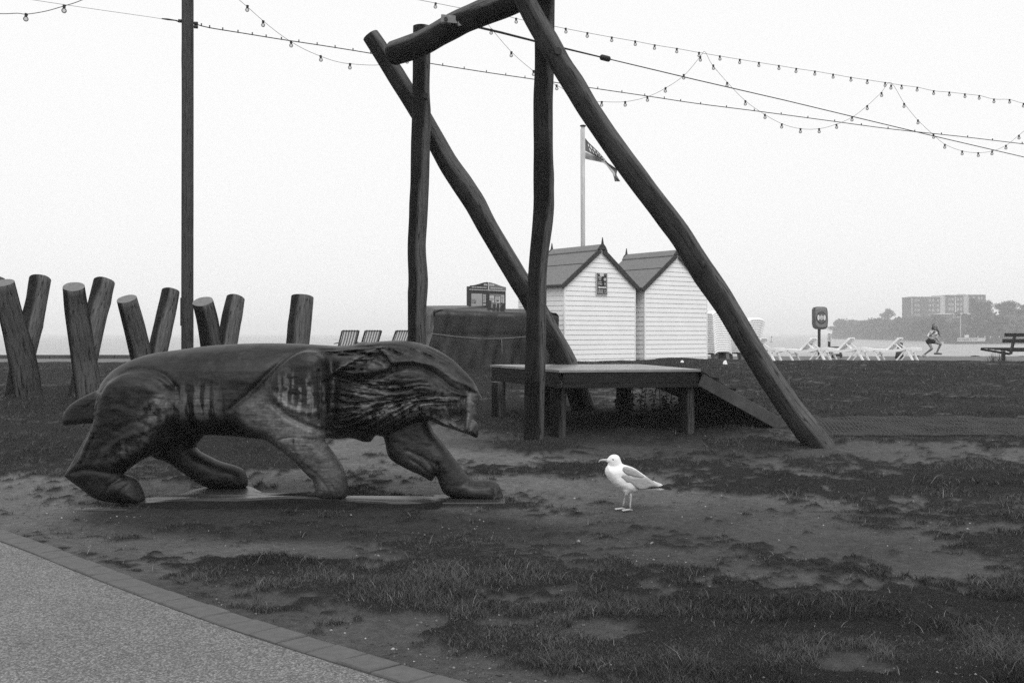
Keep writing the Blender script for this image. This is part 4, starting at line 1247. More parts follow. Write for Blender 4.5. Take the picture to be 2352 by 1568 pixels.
    base = mixc(n, l, .65, ramp(n, l, gn, [(.25, .003), (.5, .007), (.75, .015)]), ramp(n, l, w.outputs[1], [(0, .65), (.5, 1.0), (1, 1.12)]), 'MULTIPLY')
    base = mixc(n, l, .8, base, ramp(n, l, bl_, [(.3, .45), (.5, 1.0), (.72, 1.9)]), 'MULTIPLY')
    pale = mixc(n, l, .8, ramp(n, l, gn, [(.25, .07), (.5, .14), (.75, .23)]), ramp(n, l, noise(n, l, co, 45, 4, .7), [(.3, .5), (.7, 1.4)]), 'MULTIPLY')
    c = mixc(n, l, attr(n, "wear"), base, pale)
    dk = mixc(n, l, attr(n, "darken"), 1.0, .28)
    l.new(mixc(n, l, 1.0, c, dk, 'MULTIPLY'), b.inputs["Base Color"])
    l.new(ramp(n, l, bl_, [(.3, .34), (.7, .50)]), b.inputs["Roughness"]); b.inputs["Specular IOR Level"].default_value = .27
    bump(n, l, mixc(n, l, .15, gn, w.outputs[1]), .35, .005, b)
    t = thing("carved_lion", (-1.9, 9.2, .02), "large dark carved wooden lion prowling on a low plank base", "wooden lion")
    obj_from_np("figure", V, Q, m, t, {"wear": np.clip(wear, 0, 1), "darken": dark}, True, (-1.9, 9.2, .02))
    # plank base
    pm = plain("wet_dark_plank", .032, .33, .5, 6.0, .004, .38, stretch=(.4, 3, 1))
    top = [(-3.55,9.02),(-3.2,8.86),(-2.6,8.84),(-2.1,8.90),(-1.7,8.84),(-1.2,8.88),(-.7,8.9),(-.65,9.12),(-1.3,9.06),(-2.0,9.08),(-2.42,9.30),(-2.55,9.62),(-3.0,9.62),(-3.12,9.22),(-3.45,9.12)]
    tp = catmull(top, 4)
    zt = .018 + .02*np.sin(tp[:,0]*2.2) - .012*np.sin(tp[:,0]*5.1+1)
    mb = MB(); nn = len(tp); cc = tp.mean(0)
    inr = tp + (cc-tp)*.10
    vs = [(p[0], p[1], -.16) for p in tp] + [(p[0], p[1], z-.015) for p, z in zip(tp, zt)] + [(p[0], p[1], z+.004) for p, z in zip(inr, zt)]
    mb.add(vs, [(i, (i+1)%nn, nn+(i+1)%nn, nn+i) for i in range(nn)], 1)
    vs2 = vs[nn:] + [(cc[0], cc[1], .022)]
    mb.add(vs2, [(i, (i+1)%nn, nn+(i+1)%nn, nn+i) for i in range(nn)] + [(nn+i, nn+(i+1)%nn, 2*nn) for i in range(nn)], 0)
    mb.build("base_slab", [pm, M['timber']], t)
    MB().box((-.40, 9.20, -.062), (.68, .46, .072), None, 0, .008).build("base_plank", pm, t)
    MB().box((-3.62, 8.82, -.075), (.5, .12, .05), Matrix.Rotation(R_(5), 3, 'Z'), 0, .008).build("base_plank", pm, t)
    print("lion verts", len(V))
lion()

# ------------------------------------------------------------------ herring gull
def gull():
    d0 = 8.72
    gx, gz = (1440-CX)/FPX*d0, tz((1440-CX)/FPX*d0, d0)
    SC = 2039.0*8.75/d0
    ox = (1003 - 0)  # picture-crop x of the bird's origin
    def c2(x, y): return ((x-ox)/SC, (1312-y)/SC)
    t = thing("herring_gull", (gx, d0, gz), "white gull with grey wings standing on the bare earth facing the lion", "gull")
    loc = (0, 0, 0)
    h = .0045
    xs, ys_, zs = np.arange(-.27, .40, h), np.arange(-.10, .10, h), np.arange(.12, .52, h)
    X, Z = np.meshgrid(xs, zs, indexing='ij')
    def part(poly, y, T, R): return inflate(poly_sd(X, Z, catmull([c2(*p) for p in poly], 4)), ys_, y, T, R)
    body = [(668,505),(700,520),(800,500),(900,490),(1000,515),(1130,560),(1250,640),(1340,710),(1430,790),(1500,850),(1430,890),(1330,920),(1250,955),(1190,985),(1100,1000),(1000,990),(900,945),(800,890),(720,820),(650,730),(612,650),(608,590),(630,540)]
    F = part(body, 0, np.interp(X, [c2(620,0)[0], c2(800,0)[0], c2(1100,0)[0], c2(1500,0)[0]], [.062,.085,.082,.03]), .075)
    F = smin(F, part([(640,400),(690,345),(745,318),(800,318),(850,340),(880,385),(895,430),(915,480),(930,530),(860,560),(740,545),(668,500),(660,465),(625,440),(615,415)], 0, np.interp(X, [c2(620,0)[0], c2(700,0)[0], c2(790,0)[0]], [.016,.036,.046]), .044), .02)
    # thigh feathers
    Xg, Yg, Zg = np.meshgrid(xs, ys_, zs, indexing='ij', sparse=True)
    for (a, b_, y) in (((985,960),(988,1015),-.028), ((1060,960),(1062,1005),.028)):
        pa, pb = c2(*a), c2(*b_)
        F = smin(F, caps_field(Xg, Yg, Zg, [((pa[0], y, pa[1]), (pb[0], y, pb[1]), .026, .012)]), .02)
    F = F + (.004*(fbm(X*45, Z*45, 5, 3)-.5)[:, None, :]).astype(np.float32)
    F[0]=F[-1]=1; F[:,0]=F[:,-1]=1; F[:,:,0]=F[:,:,-1]=1
    V, Q = surface_nets(F, (xs[0], ys_[0], zs[0]), h)
    white = plain("white_feathers", .78, .7, .06, 30, .001, .2)
    def lk(name, V, Q, m): 
        o = obj_from_np(name, V, Q, m, t, None, True); return o
    lk("body", V, Q, white)
    mantle, nn, l, b = newmat("grey_wing_feathers")
    fe = noise(nn, l, mapping(nn, l, coord(nn), (30, 10, 60), (0, R_(-32), 0)), 1.0, 4, .6)
    l.new(ramp(nn, l, fe, [(.3, .24), (.55, .33), (.75, .42)]), b.inputs["Base Color"]); b.inputs["Roughness"].default_value = .6
    bump(nn, l, fe, .5, .004, b)
    def slab(name, layers, mat, side):
        Fw = None
        for poly, y, T, R in layers:
            f = part(poly, side*y, T, R); Fw = f if Fw is None else smin(Fw, f, .006)
        Fw[0]=Fw[-1]=1; Fw[:,0]=Fw[:,-1]=1; Fw[:,:,0]=Fw[:,:,-1]=1
        V, Q = surface_nets(Fw, (xs[0], ys_[0], zs[0]), h); return lk(name, V, Q, mat)
    up = [(905,570),(930,520),(1000,520),(1130,565),(1240,640),(1300,690),(1240,720),(1150,705),(1080,690),(990,665),(930,625)]
    lo = [(870,690),(920,640),(1000,660),(1100,690),(1230,690),(1330,700),(1440,780),(1530,830),(1545,878),(1470,880),(1400,885),(1320,915),(1230,922),(1180,910),(1110,860),(1040,805),(980,800),(920,745)]
    for sgn in (-1, 1):
        slab("wing", [(lo, .070, .020, .018), (up, .066, .026, .02)], mantle, sgn)
    blk = plain("black_feathers", .015, .5, .2, 40)
    mb = LB()
    def fl(mb, pts, y, th):
        mb.prism([c2(*p) for p in pts], lambda u, w: Vector((u, y, w)), (0, th, 0))
    for y in (-.026, .018):
        mb = LB(); fl(mb, [(1390,895),(1500,880),(1640,868),(1720,870),(1800,925),(1790,945),(1690,935),(1620,905),(1480,912),(1330,925)], y, .008); mb.build("primary_feathers", blk, t)
        mb = LB(); fl(mb, [(1480,790),(1530,815),(1635,855),(1600,872),(1540,880),(1510,850)], y-.004, .016); mb.build("tertial_tip", white, t)
    mb = LB(); fl(mb, [(1300,915),(1400,915),(1560,915),(1665,940),(1600,950),(1450,940)], -.012, .024); mb.build("tail", white, t)
    # beak
    bk = plain("pale_horn_beak", .38, .4, .15, 40)
    mb = LB()
    cx = [(650,418,46),(610,416,40),(570,415,33),(535,420,27),(510,433,20),(500,450,12),(497,468,4)]
    mb.tube([Vector((c2(x,y)[0], 0, c2(x,y)[1])) for x, y, r in cx], [r/SC*.62 for x, y, r in cx], 10); mb.build("upper_beak", bk, t, True)
    mb = LB(); cx = [(665,445,26),(620,443,18),(575,441,13),(535,446,7)]
    mb.tube([Vector((c2(x,y)[0], 0, c2(x,y)[1])) for x, y, r in cx], [r/SC*.6 for x, y, r in cx], 8); mb.build("lower_beak", M['grey_plastic'], t, True)
    ey = c2(752, 398)
    for sgn in (-1, 1):
        mb = LB(); mb.sphere((ey[0], sgn*.036, ey[1]), (.011, .007, .0095), 10, 6); e_ = mb.build("eye", plain("dark_iris", .05, .2, .05, 9), t, True)
        mb = LB(); mb.sphere((ey[0], sgn*.0405, ey[1]), (.0045, .003, .0045), 8, 6); p_ = mb.build("pupil", M['wire'], e_, True)
    lg = plain("pale_pink_leg", .42, .5, .15, 40)
    for (pts, y, toe) in (([(988,1000),(985,1060),(968,1130),(950,1200),(942,1250)], .034, (790, 1262)), ([(1062,990),(1066,1060),(1062,1130),(1055,1210),(1058,1275)], -.03, (905, 1302))):
        yy = y
        mb = LB(); mb.tube([Vector((c2(a,b_)[0], yy, c2(a,b_)[1])) for a, b_ in pts], [.012,.0095,.0078,.0072,.008], 8); mb.build("leg", lg, t, True)
        an = Vector((c2(*pts[-1])[0], yy, .008))
        tl = (pts[-1][0]-toe[0])/SC
        mb = LB()
        tips = [an + Vector((-tl*.9, -.035, -.004)), an + Vector((-tl, 0, -.004)), an + Vector((-tl*.9, .035, -.004))]
        for q in tips: mb.tube([an + Vector((0,0,.004)), an.lerp(q, .5) + Vector((0,0,.002)), q], [.007,.005,.003], 6)
        mb.tube([an, an + Vector((.022, 0, .0))], [.005,.002], 6)
        mb.add([an + Vector((0,0,.004)), tips[0], tips[1], tips[2]], [(0,1,2),(0,2,3)])
        mb.build("webbed_foot", lg, t)
gull()
# ------------------------------------------------------------------ festoon lights and wires
def bulb_mat():
    m = bpy.data.materials.new("clear_bulb_glass"); m.use_nodes = True
    n = m.node_tree.nodes; l = m.node_tree.links; n.clear()
    o = n.new("ShaderNodeOutputMaterial"); mx = n.new("ShaderNodeMixShader"); tr = n.new("ShaderNodeBsdfTransparent"); gl = n.new("ShaderNodeBsdfPrincipled")
    gl.inputs["Base Color"].default_value = g(.22); gl.inputs["Roughness"].default_value = .15
    tr.inputs[0].default_value = g(.93)
    f = n.new("ShaderNodeFresnel"); f.inputs[0].default_value = 1.5
    ma = n.new("ShaderNodeMath"); ma.operation = 'MULTIPLY_ADD'; ma.use_clamp = True
    l.new(f.outputs[0], ma.inputs[0]); ma.inputs[1].default_value = 1.5; ma.inputs[2].default_value = .17
    l.new(ma.outputs[0], mx.inputs[0]); l.new(tr.outputs[0], mx.inputs[1]); l.new(gl.outputs[0], mx.inputs[2]); l.new(mx.outputs[0], o.inputs[0])
    return m
GLASS = bulb_mat()
def festoon(label, pts, bulbs, da, db, xa, xb, r=.006, br=.038):
    dep = lambda x: da + (db-da)*(x-xa)/(xb-xa)
    P3 = [P(x, y, dep(x)) for x, y in pts]
    t = thing("festoon_string", P3[0], label, "festoon lights", "festoon light strings")
    sm = catmull([tuple(p) for p in P3], 4, False)
    MB().tube([Vector(p) for p in sm], r, 5).build("wire", M['wire'], t)
    for i, (x, y) in enumerate(bulbs):
        c = P(x, y, dep(x)); sw = ((i*37) % 7 - 3)*.006
        mb = LB(); mb.sphere((0, 0, 0), br, 12, 8)
        b_ = mb.build("bulb", GLASS, t, True); b_.location = c + Vector((sw, 0, -.075)) - P3[0]
        mb = LB(); mb.tube([Vector((-sw*.5, 0, .085)), Vector((0, 0, .034))], [.026, .022], 8); s_ = mb.build("socket", M['wire'], b_)
    return t
up = [(940,-4),(1002,8),(1065,20),(1122,26),(1185,43),(1250,56),(1298,66),(1350,76),(1405,86),(1458,95),(1505,104),(1555,112),(1605,121),(1652,129),(1700,137),(1743,144),(1788,151),(1830,158),(1872,164),(1913,171),(1953,178),(1993,184),(2033,190),(2070,196),(2108,201),(2145,209),(2180,212),(2215,216),(2250,220),(2283,228),(2318,229),(2352,238),(2420,250),(2600,276)]
festoon("long upper string of bulbs running high across the sky to the right", up, [p for p in up[1:-2] if p != (1122,26) and p[0] != 1250], 20.5, 27.5, 940, 2352, .005)
sw = [(530,-16),(570,18),(605,49),(640,77),(668,96),(700,114),(735,129),(770,141),(805,147),(862,150),(905,144),(935,134),(965,121),(990,107),(1020,88),(1060,62),(1098,32),(1106,28),(1118,52),(1145,86),(1175,120),(1200,143),(1225,163),(1250,181),(1278,196),(1310,213),(1350,231),(1383,234),(1436,234),(1486,223),(1530,202),(1573,172),(1608,131),(1619,119),(1635,148),(1671,190),(1712,232),(1756,263),(1797,285),(1839,296),(1881,296),(1920,286),(1958,269),(1992,243),(2024,213),(2046,190),(2077,238),(2108,276),(2143,309),(2171,332),(2210,347),(2246,351),(2280,347),(2311,334),(2340,311),(2370,285),(2400,250)]
bl_ = [(570,14),(605,49),(668,96),(735,129),(805,147),(935,134),(990,107),(1130,68),(1175,120),(1225,163),(1277,196),(1383,234),(1436,234),(1486,223),(1530,202),(1571,172),(1608,131),(1637,150),(1671,190),(1712,232),(1756,263),(1797,285),(1839,296),(1881,296),(1920,286),(1958,269),(1992,243),(2024,213),(2048,196),(2077,238),(2108,276),(2143,309),(2171,332),(2210,347),(2246,351),(2280,347),(2311,334),(2340,311)]
festoon("swagging string of bulbs looping in four dips behind the log frame", sw, bl_, 18.5, 26.5, 545, 2352, .0045)
festoon("short string of bulbs crossing the upper left corner", [(-80,26),(0,32),(40,31),(62,33),(106,26),(148,14),(180,4),(230,-18)], [(62,33),(148,14)], 15.5, 15.5, 0, 148, .006, .04)

def cable(name, label, pts, da, db, xa, xb, r, cat="wire", clips=0):
    dep = lambda x: da + (db-da)*(x-xa)/(xb-xa)
    P3 = [P(x, y, dep(x)) for x, y in pts]
    t = thing(name, P3[0], label, cat)
    sm = catmull([tuple(p) for p in P3], 4, False)
    MB().tube([Vector(p) for p in sm], r, 6).build("cable", M['wire'], t)
    if clips:
        for i in range(clips):
            f = (i+.5)/clips*(len(sm)-1); k = int(f); p = Vector(sm[k]).lerp(Vector(sm[min(k+1, len(sm)-1)]), f-k)
            mb = LB(); mb.box((0,0,0), (.02,.02,.06)); c_ = mb.build("clip", M['wire'], t); c_.location = p + Vector((0,0,.02)) - P3[0]
    return t
cable("support_cable", "dark support cable strung from the tall pole behind the log frame", [(447,55),(480,64),(560,77),(640,90),(740,105),(840,121),(935,137),(1000,148),(1120,167),(1230,183),(1370,204),(1500,223),(1600,238),(1750,257),(1900,277),(2050,297),(2200,313),(2352,331),(2600,360)], 20, 28, 447, 2352, .010, "cable", 44)
cable("guy_wire", "thin guy wire from the left side of the tall pole to the upper left corner", [(417,49),(380,45),(340,39),(200,19),(60,-2)], 20, 17, 417, 60, .004)
tb = thing("turnbuckle", P(360, 42.5, 19.5), "small turnbuckle on the guy wire left of the tall pole", "turnbuckle")
MB().tube([P(372,43.5,19.6), P(385,45,19.7), P(404,47.5,19.9)], [.012,.02,.012], 6).build("body", M['wire'], tb)
MB().tube([P(404,47.5,19.9), P(412,51,19.95), P(414,49,19.97)], .014, 6).build("hook", M['wire'], tb)
zc = thing("zip_wire", P(1085, 58, 13.7), "thick zip wire cable with a black rubber stopper, running right from the crossbeam", "zip wire")
dz_ = lambda x: 13.9 + (22-13.9)*(x-1085)/(2352-1085)
zp = [P(x, y, dz_(x)) for x, y in [(1068,54),(1098,63),(1150,75),(1240,98),(1390,134),(1600,184),(1800,230),(2000,278),(2150,314),(2352,361),(2600,418)]]
MB().tube(zp[:5], [.018,.018,.018,.017,.012], 8).build("sleeve", M['wire'], zc)
MB().tube(zp[4:], .009, 6).build("cable", M['wire'], zc)
a, b = P(1380,131.5,dz_(1380)), P(1400,136.5,dz_(1400))
MB().tube([a, a.lerp(b,.1), a.lerp(b,.9), b], [.03,.046,.046,.03], 12).build("stopper", M['wire'], zc)

# ------------------------------------------------------------------ flagpole
fd = 31.0
fp = thing("flagpole", P(1339, 840, fd), "white flagpole with a flat cap behind the huts", "flagpole")
MB().tube([P(1340, 850, fd), P(1339.5, 560, fd), P(1339, 290, fd)], [.066,.062,.056], 14).build("shaft", plain("worn_white_pole", .42, .5, .25, 5.0, stretch=(1,1,.4)), fp, True)
MB().tube([P(1339, 291, fd), P(1339, 289, fd), P(1339, 287.5, fd)], [.085,.1,.06], 14).build("cap", M['dark_trim'], fp)
MB().tube([P(1333.8, 296, fd-.1), P(1334.2, 480, fd-.1), P(1335, 845, fd-.1)], .006, 5).build("halyard", M['wire'], fp)
def flag():
    o = P(1344, 320, fd)
    t = thing("flag", o, "dark and pale flag drooping to the right of the white flagpole", "flag")
    # rows down the cloth, each a polyline of (x, y, depth offset): hoist edge falls from 318 to 364
    nU, nV = 40, 18
    topl = np.array([(1344,317,0),(1352,327,.05),(1373,347,-.05),(1389,365,.08),(1396,374,.10),(1418,389,.12),(1416,402,.05),(1425,417,.0)], float)
    botl = np.array([(1344,365,0),(1357,368,-.10),(1372,371,.10),(1386,374.5,-.06),(1393,380,-.1),(1407,399,-.08),(1410,408,-.05),(1412,417,.06)], float)
    def at(pl, u):
        s = np.linspace(0, 1, len(pl)); return [np.interp(u, s, pl[:, i]) for i in range(3)]
    V, F_, up_ = [], [], []
    for i in range(nU+1):
        u = i/nU; a, b_ = at(topl, u), at(botl, u)
        for j in range(nV+1):
            v = j/nV
            x, y, dd = [a[k]*(1-v)+b_[k]*v for k in range(3)]
            dd += .10*math.sin(6*u*3.1 + 2.2*v)*u + .05*math.sin(v*6+u*9)
            V.append(P(x, y, fd + dd)); 
    for i in range(nU):
        for j in range(nV): F_.append((i*(nV+1)+j, (i+1)*(nV+1)+j, (i+1)*(nV+1)+j+1, i*(nV+1)+j+1))
    mb = MB(); mb.add(V, F_)
    for k, f in enumerate(F_):
        j = k % nV; mb.m[k] = 0 if j < nV*.56 else (1 if j < nV*.62 else 2)
    mb.build("cloth", [plain("dark_flag_cloth", .075, .7, .2, 6), M['pale'], plain("light_flag_cloth", .28, .7, .1, 6)], t, True)
    # faded script printed along the fold
    def pt(u, v):
        a, b_ = at(topl, u), at(botl, u); x, y, dd = [a[k]*(1-v)+b_[k]*v for k in range(3)]
        return P(x, y, fd + dd + .10*math.sin(6*u*3.1+2.2*v)*u + .05*math.sin(v*6+u*9) - .02)
    rr = random.Random(5)
    for row, v0 in ((0, .20), (1, .42)):
        u = .12 + .03*row
        while u < .45:
            pts = [pt(u + .016*math.sin(k*1.9), v0 + .075*math.cos(k*1.3 + rr.random())) for k in range(5)]
            MB().tube(pts, .010, 4).build("script_mark", M['pale'], t); u += .055
flag()

# ------------------------------------------------------------------ information board
def info_board():
    d = 28.0
    o = P(1118, 830, d); o.z = .58
    t = thing("information_board", o, "arched two-panel notice cabinet reading beach information behind the tarpaulin", "notice board")
    bx = Vector((.985, .17, 0)); nz = Vector((.17, -.985, 0))
    def q(x, y, off=0.0):   # picture position on the board plane
        k = (x-CX)/FPX; c = P(1118, 700, d)
        # intersect the sight line with the board plane
        r = Vector((k, 1, -(y-YH)/FPX)); e = Vector((0, 0, EYE))
        s = (c - e).dot(nz) / r.dot(nz)
        return e + r*s + nz*off
    bk = -nz*.10
    def pan(name, poly, off, th, mat):
        mb = MB(); mb.prism(poly, lambda x, y: q(x, y, off), -nz*th); return mb.build(name, mat, t)
    dk = plain("dark_cabinet_paint", .03, .5, .2, 8)
    pan("cabinet", [(1073,657.5),(1161.5,662),(1161.5,720),(1073,718)], 0, .14, dk)
    arch = [(1078,645.8),(1086,645.5),(1096,642.5),(1106,639),(1113,638),(1120,638)]
    L_ = [(1078,656)] + [(1078.3,649.5),(1086,648.9),(1096,645),(1106,642),(1114,640.7),(1121.5,640.5)] + [(1121.5,658)]
    # coordinates read off the enlarged sign
    f = lambda x, y: (x*0.05493 + 1056.5, y*0.05493 + 637.4)
    pan("left_header", [f(412,478),(f(412,330)),f(520,325),f(640,305),f(800,262),f(980,208),f(1120,190),f(1175,196),f(1175,512)], .012, .05, plain("dark_header", .028, .5, .15, 8))
    pan("right_header", [f(1195,514),f(1195,196),f(1300,210),f(1480,262),f(1650,330),f(1800,378),f(1922,402),f(1922,552)], .012, .05, plain("mid_grey_header", .15, .5, .1, 8))
    pan("header_trim", [f(380,482),f(1922,556),f(1922,578),f(380,504)], .014, .03, M['pale'])
    pan("header_divider", [f(1172,196),f(1196,196),f(1196,514),f(1172,514)], .014, .03, M['pale'])
    for (name, x0, y0, x1, y1, v) in [("map_sheet",475,665,925,1190,.33),("notice_sheet",955,700,1080,1045,.36),("notice_sheet",1235,755,1435,1045,.5),("notice_sheet",1475,775,1685,1055,.5),("notice_sheet",1712,745,1852,1060,.42),("notice_sheet",1235,690,1850,740,.24),("notice_sheet",1235,1060,1690,1340,.2),("notice_sheet",1510,1085,1680,1230,.36),("notice_sheet",1712,1125,1850,1340,.38),("notice_sheet",955,1090,1080,1165,.36),("map_sheet",475,1215,925,1330,.36)]:
        pan(name, [f(x0,y0), f(x1,y0+ (x1-x0)*.02), f(x1,y1+(x1-x0)*.02), f(x0,y1)], .006 + (.004 if y0 == 1085 else 0), .01, plain("paper", v, .6, .12, 3))
    rr = random.Random(2)
    for (x0, x1, ya, yb, stp) in [(1255,1420,860,1010,48),(1500,1660,800,1030,62),(970,1065,740,1010,60),(490,700,905,960,50),(490,560,1010,1080,35),(1730,1840,780,1030,60)]:
        y_ = ya
        while y_ < yb:
            w_ = rr.uniform(.6, 1)*(x1-x0)
            pan("text_line", [f(x0,y_), f(x0+w_,y_+4), f(x0+w_,y_+20), f(x0,y_+16)], .012, .003, M['midgrey']); y_ += stp
    pan("text_line", [f(1525,955), f(1625,958), f(1625,985), f(1525,982)], .012, .003, M['ink'])
    mb = MB()
    arc = [q(*f(625+34*math.cos(a), 1055-34*math.sin(a)), .013) for a in np.linspace(-.6, math.pi+.6, 12)]
    mb.tube(arc, .008, 5); mb.build("horseshoe_symbol", M['ink'], t)
    pan("header_sticker", [f(1000,268),f(1130,275),f(1130,334),f(1000,327)], .017, .004, M['pale'])
    pan("header_sticker", [f(1225,275),f(1420,288),f(1420,348),f(1225,335)], .017, .004, M['pale'])
    pan("sticker_text", [f(1020,290),f(1110,296),f(1110,312),f(1020,306)], .020, .002, M['midgrey'])
    pan("sticker_text", [f(1245,300),f(1400,310),f(1400,324),f(1245,314)], .020, .002, M['midgrey'])
    xd = (q(*f(1900,560)) - q(*f(400,490))).normalized(); yd = Vector((0,0,1)) - xd*xd.z
    text_mesh("BEACH INFORMATION", .041, M['pale'], "lettering", t, q(*f(803,412), .0135), xd, yd, thick=.002, off=.0012)
    text_mesh("PAIGNTON BEACH", .040, M['pale'], "lettering", t, q(*f(1528,452), .0135), xd, yd, thick=.002, off=.001)
    for x in (1082, 1154):
        a = q(x, 718, -.07); MB().bar(a, Vector((a.x, a.y, .5)), .09, .09).build("post", dk, t)
info_board()

# ------------------------------------------------------------------ striped deckchairs
def stripes_mat():
    m, n, l, b = newmat("striped_canvas")
    s = attr(n, "stripe")
    c = ramp(n, l, s, [(.45, .22), (.55, .85)]); l.new(c, b.inputs["Base Color"]); b.inputs["Roughness"].default_value = .8
    tr = n.new('ShaderNodeBsdfTranslucent'); l.new(c, tr.inputs[0]); mx = n.new('ShaderNodeMixShader'); mx.inputs[0].default_value = .4
    o = [q for q in n if q.type == 'OUTPUT_MATERIAL'][0]
    l.new(b.outputs[0], mx.inputs[1]); l.new(tr.outputs[0], mx.inputs[2]); l.new(mx.outputs[0], o.inputs[0])
    return m
STR = stripes_mat()
def deckchair(label):
    t = thing("deckchair", (0,0,0), label, "deckchair", "striped deckchairs behind the lion")
    W = .54; fr = M['dark_trim']
    wood = plain("brown_deckchair_wood", .06, .5, .3, 6)
    for s in (-1, 1):
        y = s*W/2
        LB().bar((.46, y, .02), (-.30, y, 1.02), .028, .045, up=Vector((0,1,0))).build("back_rail", wood, t)
        LB().bar((-.42, y*.93, .02), (.42, y*.93, .44), .026, .045, up=Vector((0,1,0))).build("seat_rail", wood, t)
        LB().bar((-.10, y*1.07, .66), (.40, y*1.07, .62), .05, .022).build("armrest", wood, t)
        LB().bar((-.33, y*1.07, .12), (-.14, y*1.07, .68), .022, .035, up=Vector((0,1,0))).build("arm_strut", wood, t)
    for (x, z) in ((-.30, 1.02), (.42, .44), (-.40, .03), (.44, .04)):
        mb = LB(); mb.tube([(x, -W/2, z), (x, W/2, z)], .018, 8); mb.build("cross_rail", wood, t)
    mb = LB(); n = 56; k = 14; at = []
    for j in range(k+1):
        f_ = j/k
        x = -.30 + .72*f_; z = 1.02 - .58*f_ - .16*math.sin(math.pi*f_)
        for i in range(n+1):
            mb.v.append((x, -W/2+.03 + (W-.06)*i/n, z)); st_ = 1.0 if int(i/n*11) % 2 else 0.0
            mb.at.append(st_)
    for j in range(k):
        for i in range(n): mb.f.append((j*(n+1)+i, j*(n+1)+i+1, (j+1)*(n+1)+i+1, (j+1)*(n+1)+i)); mb.m.append(0)
    mb.build("canvas", STR, t, attr="stripe")
    # wrapped hem on the top rail
    mb = LB()
    for i in range(6):
        y = -W/2+.03 + (W-.06)*(2*i+.5)/11; mb.tube([(-.305, y-.018, 1.022), (-.305, y+.018, 1.022)], .026, 8)
    tag(mb.build("hem_stripes", plain("dark_canvas", .05, .8, .1, 9), t), kind='stuff')
    return t
dc = deckchair("left striped deckchair of three behind the lion's mane")
labels = ["left striped deckchair of three behind the lion's mane", "middle striped deckchair of three behind the lion's mane", "right striped deckchair partly hidden by the tarpaulin edge"]
for i, (x, d) in enumerate([(806, 31.0), (857, 31.2), (925, 31.8)]):
    o = dc if i == 0 else copy_tree(dc)
    o["label"] = labels[i]
    o.location = P(x - 8, 836, d); o.location.z = .552
    o.rotation_euler = (0, 0, R_(118 + 3*i))

# ------------------------------------------------------------------ white sun loungers
def lounger(name, label, group, flat=False):
    t = thing(name, (0,0,0), label, "sun lounger", group)
    m = M['white_plastic']; W = .62
    prof = [(0,.40),(.18,.425),(.34,.425),(.52,.38),(.72,.345),(1.0,.335),(1.35,.355),(1.65,.365),(1.85,.345),(1.92,.31)]
    pc = catmull(prof, 3, False)
    for s in (-1, 1):
        mb = LB(); y = s*W/2
        for a, b in zip(pc[:-1], pc[1:]): mb.bar((a[0], y, a[1]), (b[0], y, b[1]), .07, .085)
        tag(mb.build("side_rail", m, t))
    mb = LB(); mb.bar((0.0, -W/2, .40), (0.0, W/2, .40), .07, .085); mb.build("head_rail", m, t)
    mb = LB(); mb.bar((1.92, -W/2, .31), (1.92, W/2, .31), .07, .085); mb.build("foot_rail", m, t)
    for k in range(8):
        x = .99 + .115*k; z = float(np.interp(x, pc[:, 0], pc[:, 1])) + .008
        mb = LB(); mb.box((x, 0, z), (.085, W-.06, .02)); mb.build("seat_slat", m, t)
    B0, B1 = Vector((1.0, 0, .355)), Vector((.60, 0, .76))
    if flat: B1 = Vector((.06, 0, .46))
    for s in (-1, 1):
        mb = LB(); mb.bar(B0 + Vector((0, s*(W/2-.06), 0)), B1 + Vector((0, s*(W/2-.06), 0)), .07, .07, up=Vector((0,1,0))); mb.build("back_rail", m, t)
        if not flat:
            mb = LB(); mb.bar(B0.lerp(B1, .62) + Vector((-.01, s*(W/2-.10), 0)), (.48, s*(W/2-.05), .40), .035, .055, up=Vector((0,1,0))); mb.build("back_prop", m, t)
    for k in range(6):
        c = B0.lerp(B1, .08 + .175*k); dv = (B1-B0).normalized()
        w_ = .088 if k < 5 else .13
        mb = LB(); mb.bar(c - dv*w_/2, c + dv*w_/2, W-.14, .022, up=Vector((dv.z, 0, -dv.x))*-1); mb.build("back_slat", m, t)
    for s in (-1, 1):
        y = s*(W/2-.02)
        for (a, b, w1) in [((.30,y,.40),(.10,y,0),.12),((.34,y,.40),(.66,y,0),.045),((1.40,y,.34),(1.22,y,0),.11)]:
            mb = LB(); mb.bar(a, b, .045, w1, up=Vector((0,1,0))); 
            # wide face along the lounger
            mb.build("leg", m, t)
    mb = LB(); mb.bar((.2, -W/2, .3), (.2, W/2, .3), .04, .03); mb.build("cross_brace", m, t)
    mb = LB(); mb.bar((1.30, -W/2, .22), (1.30, W/2, .22), .04, .03); mb.build("cross_brace", m, t)
    return t
lg = lounger("sun_lounger", "white sun lounger nearest the lifebuoy cabinet post", "white sun loungers on the promenade")
ll = ["white sun lounger directly in front of the lifebuoy post", "white sun lounger in the middle, in front of the small notice post", "rightmost white sun lounger, nearest the running girl", "white sun lounger mostly hidden behind the foot of the log brace"]
for i, (x, d, rz) in enumerate([(1900.5, 34.0, 142), (1987, 34.2, 142), (2099, 34.4, 143), (1786, 34.0, 142)]):
    o = lg if i == 0 else copy_tree(lg)
    o["label"] = ll[i]
    p = P(x, 828, d); o.location = (p.x, d - .4, .552); o.rotation_euler = (0, 0, R_(rz))

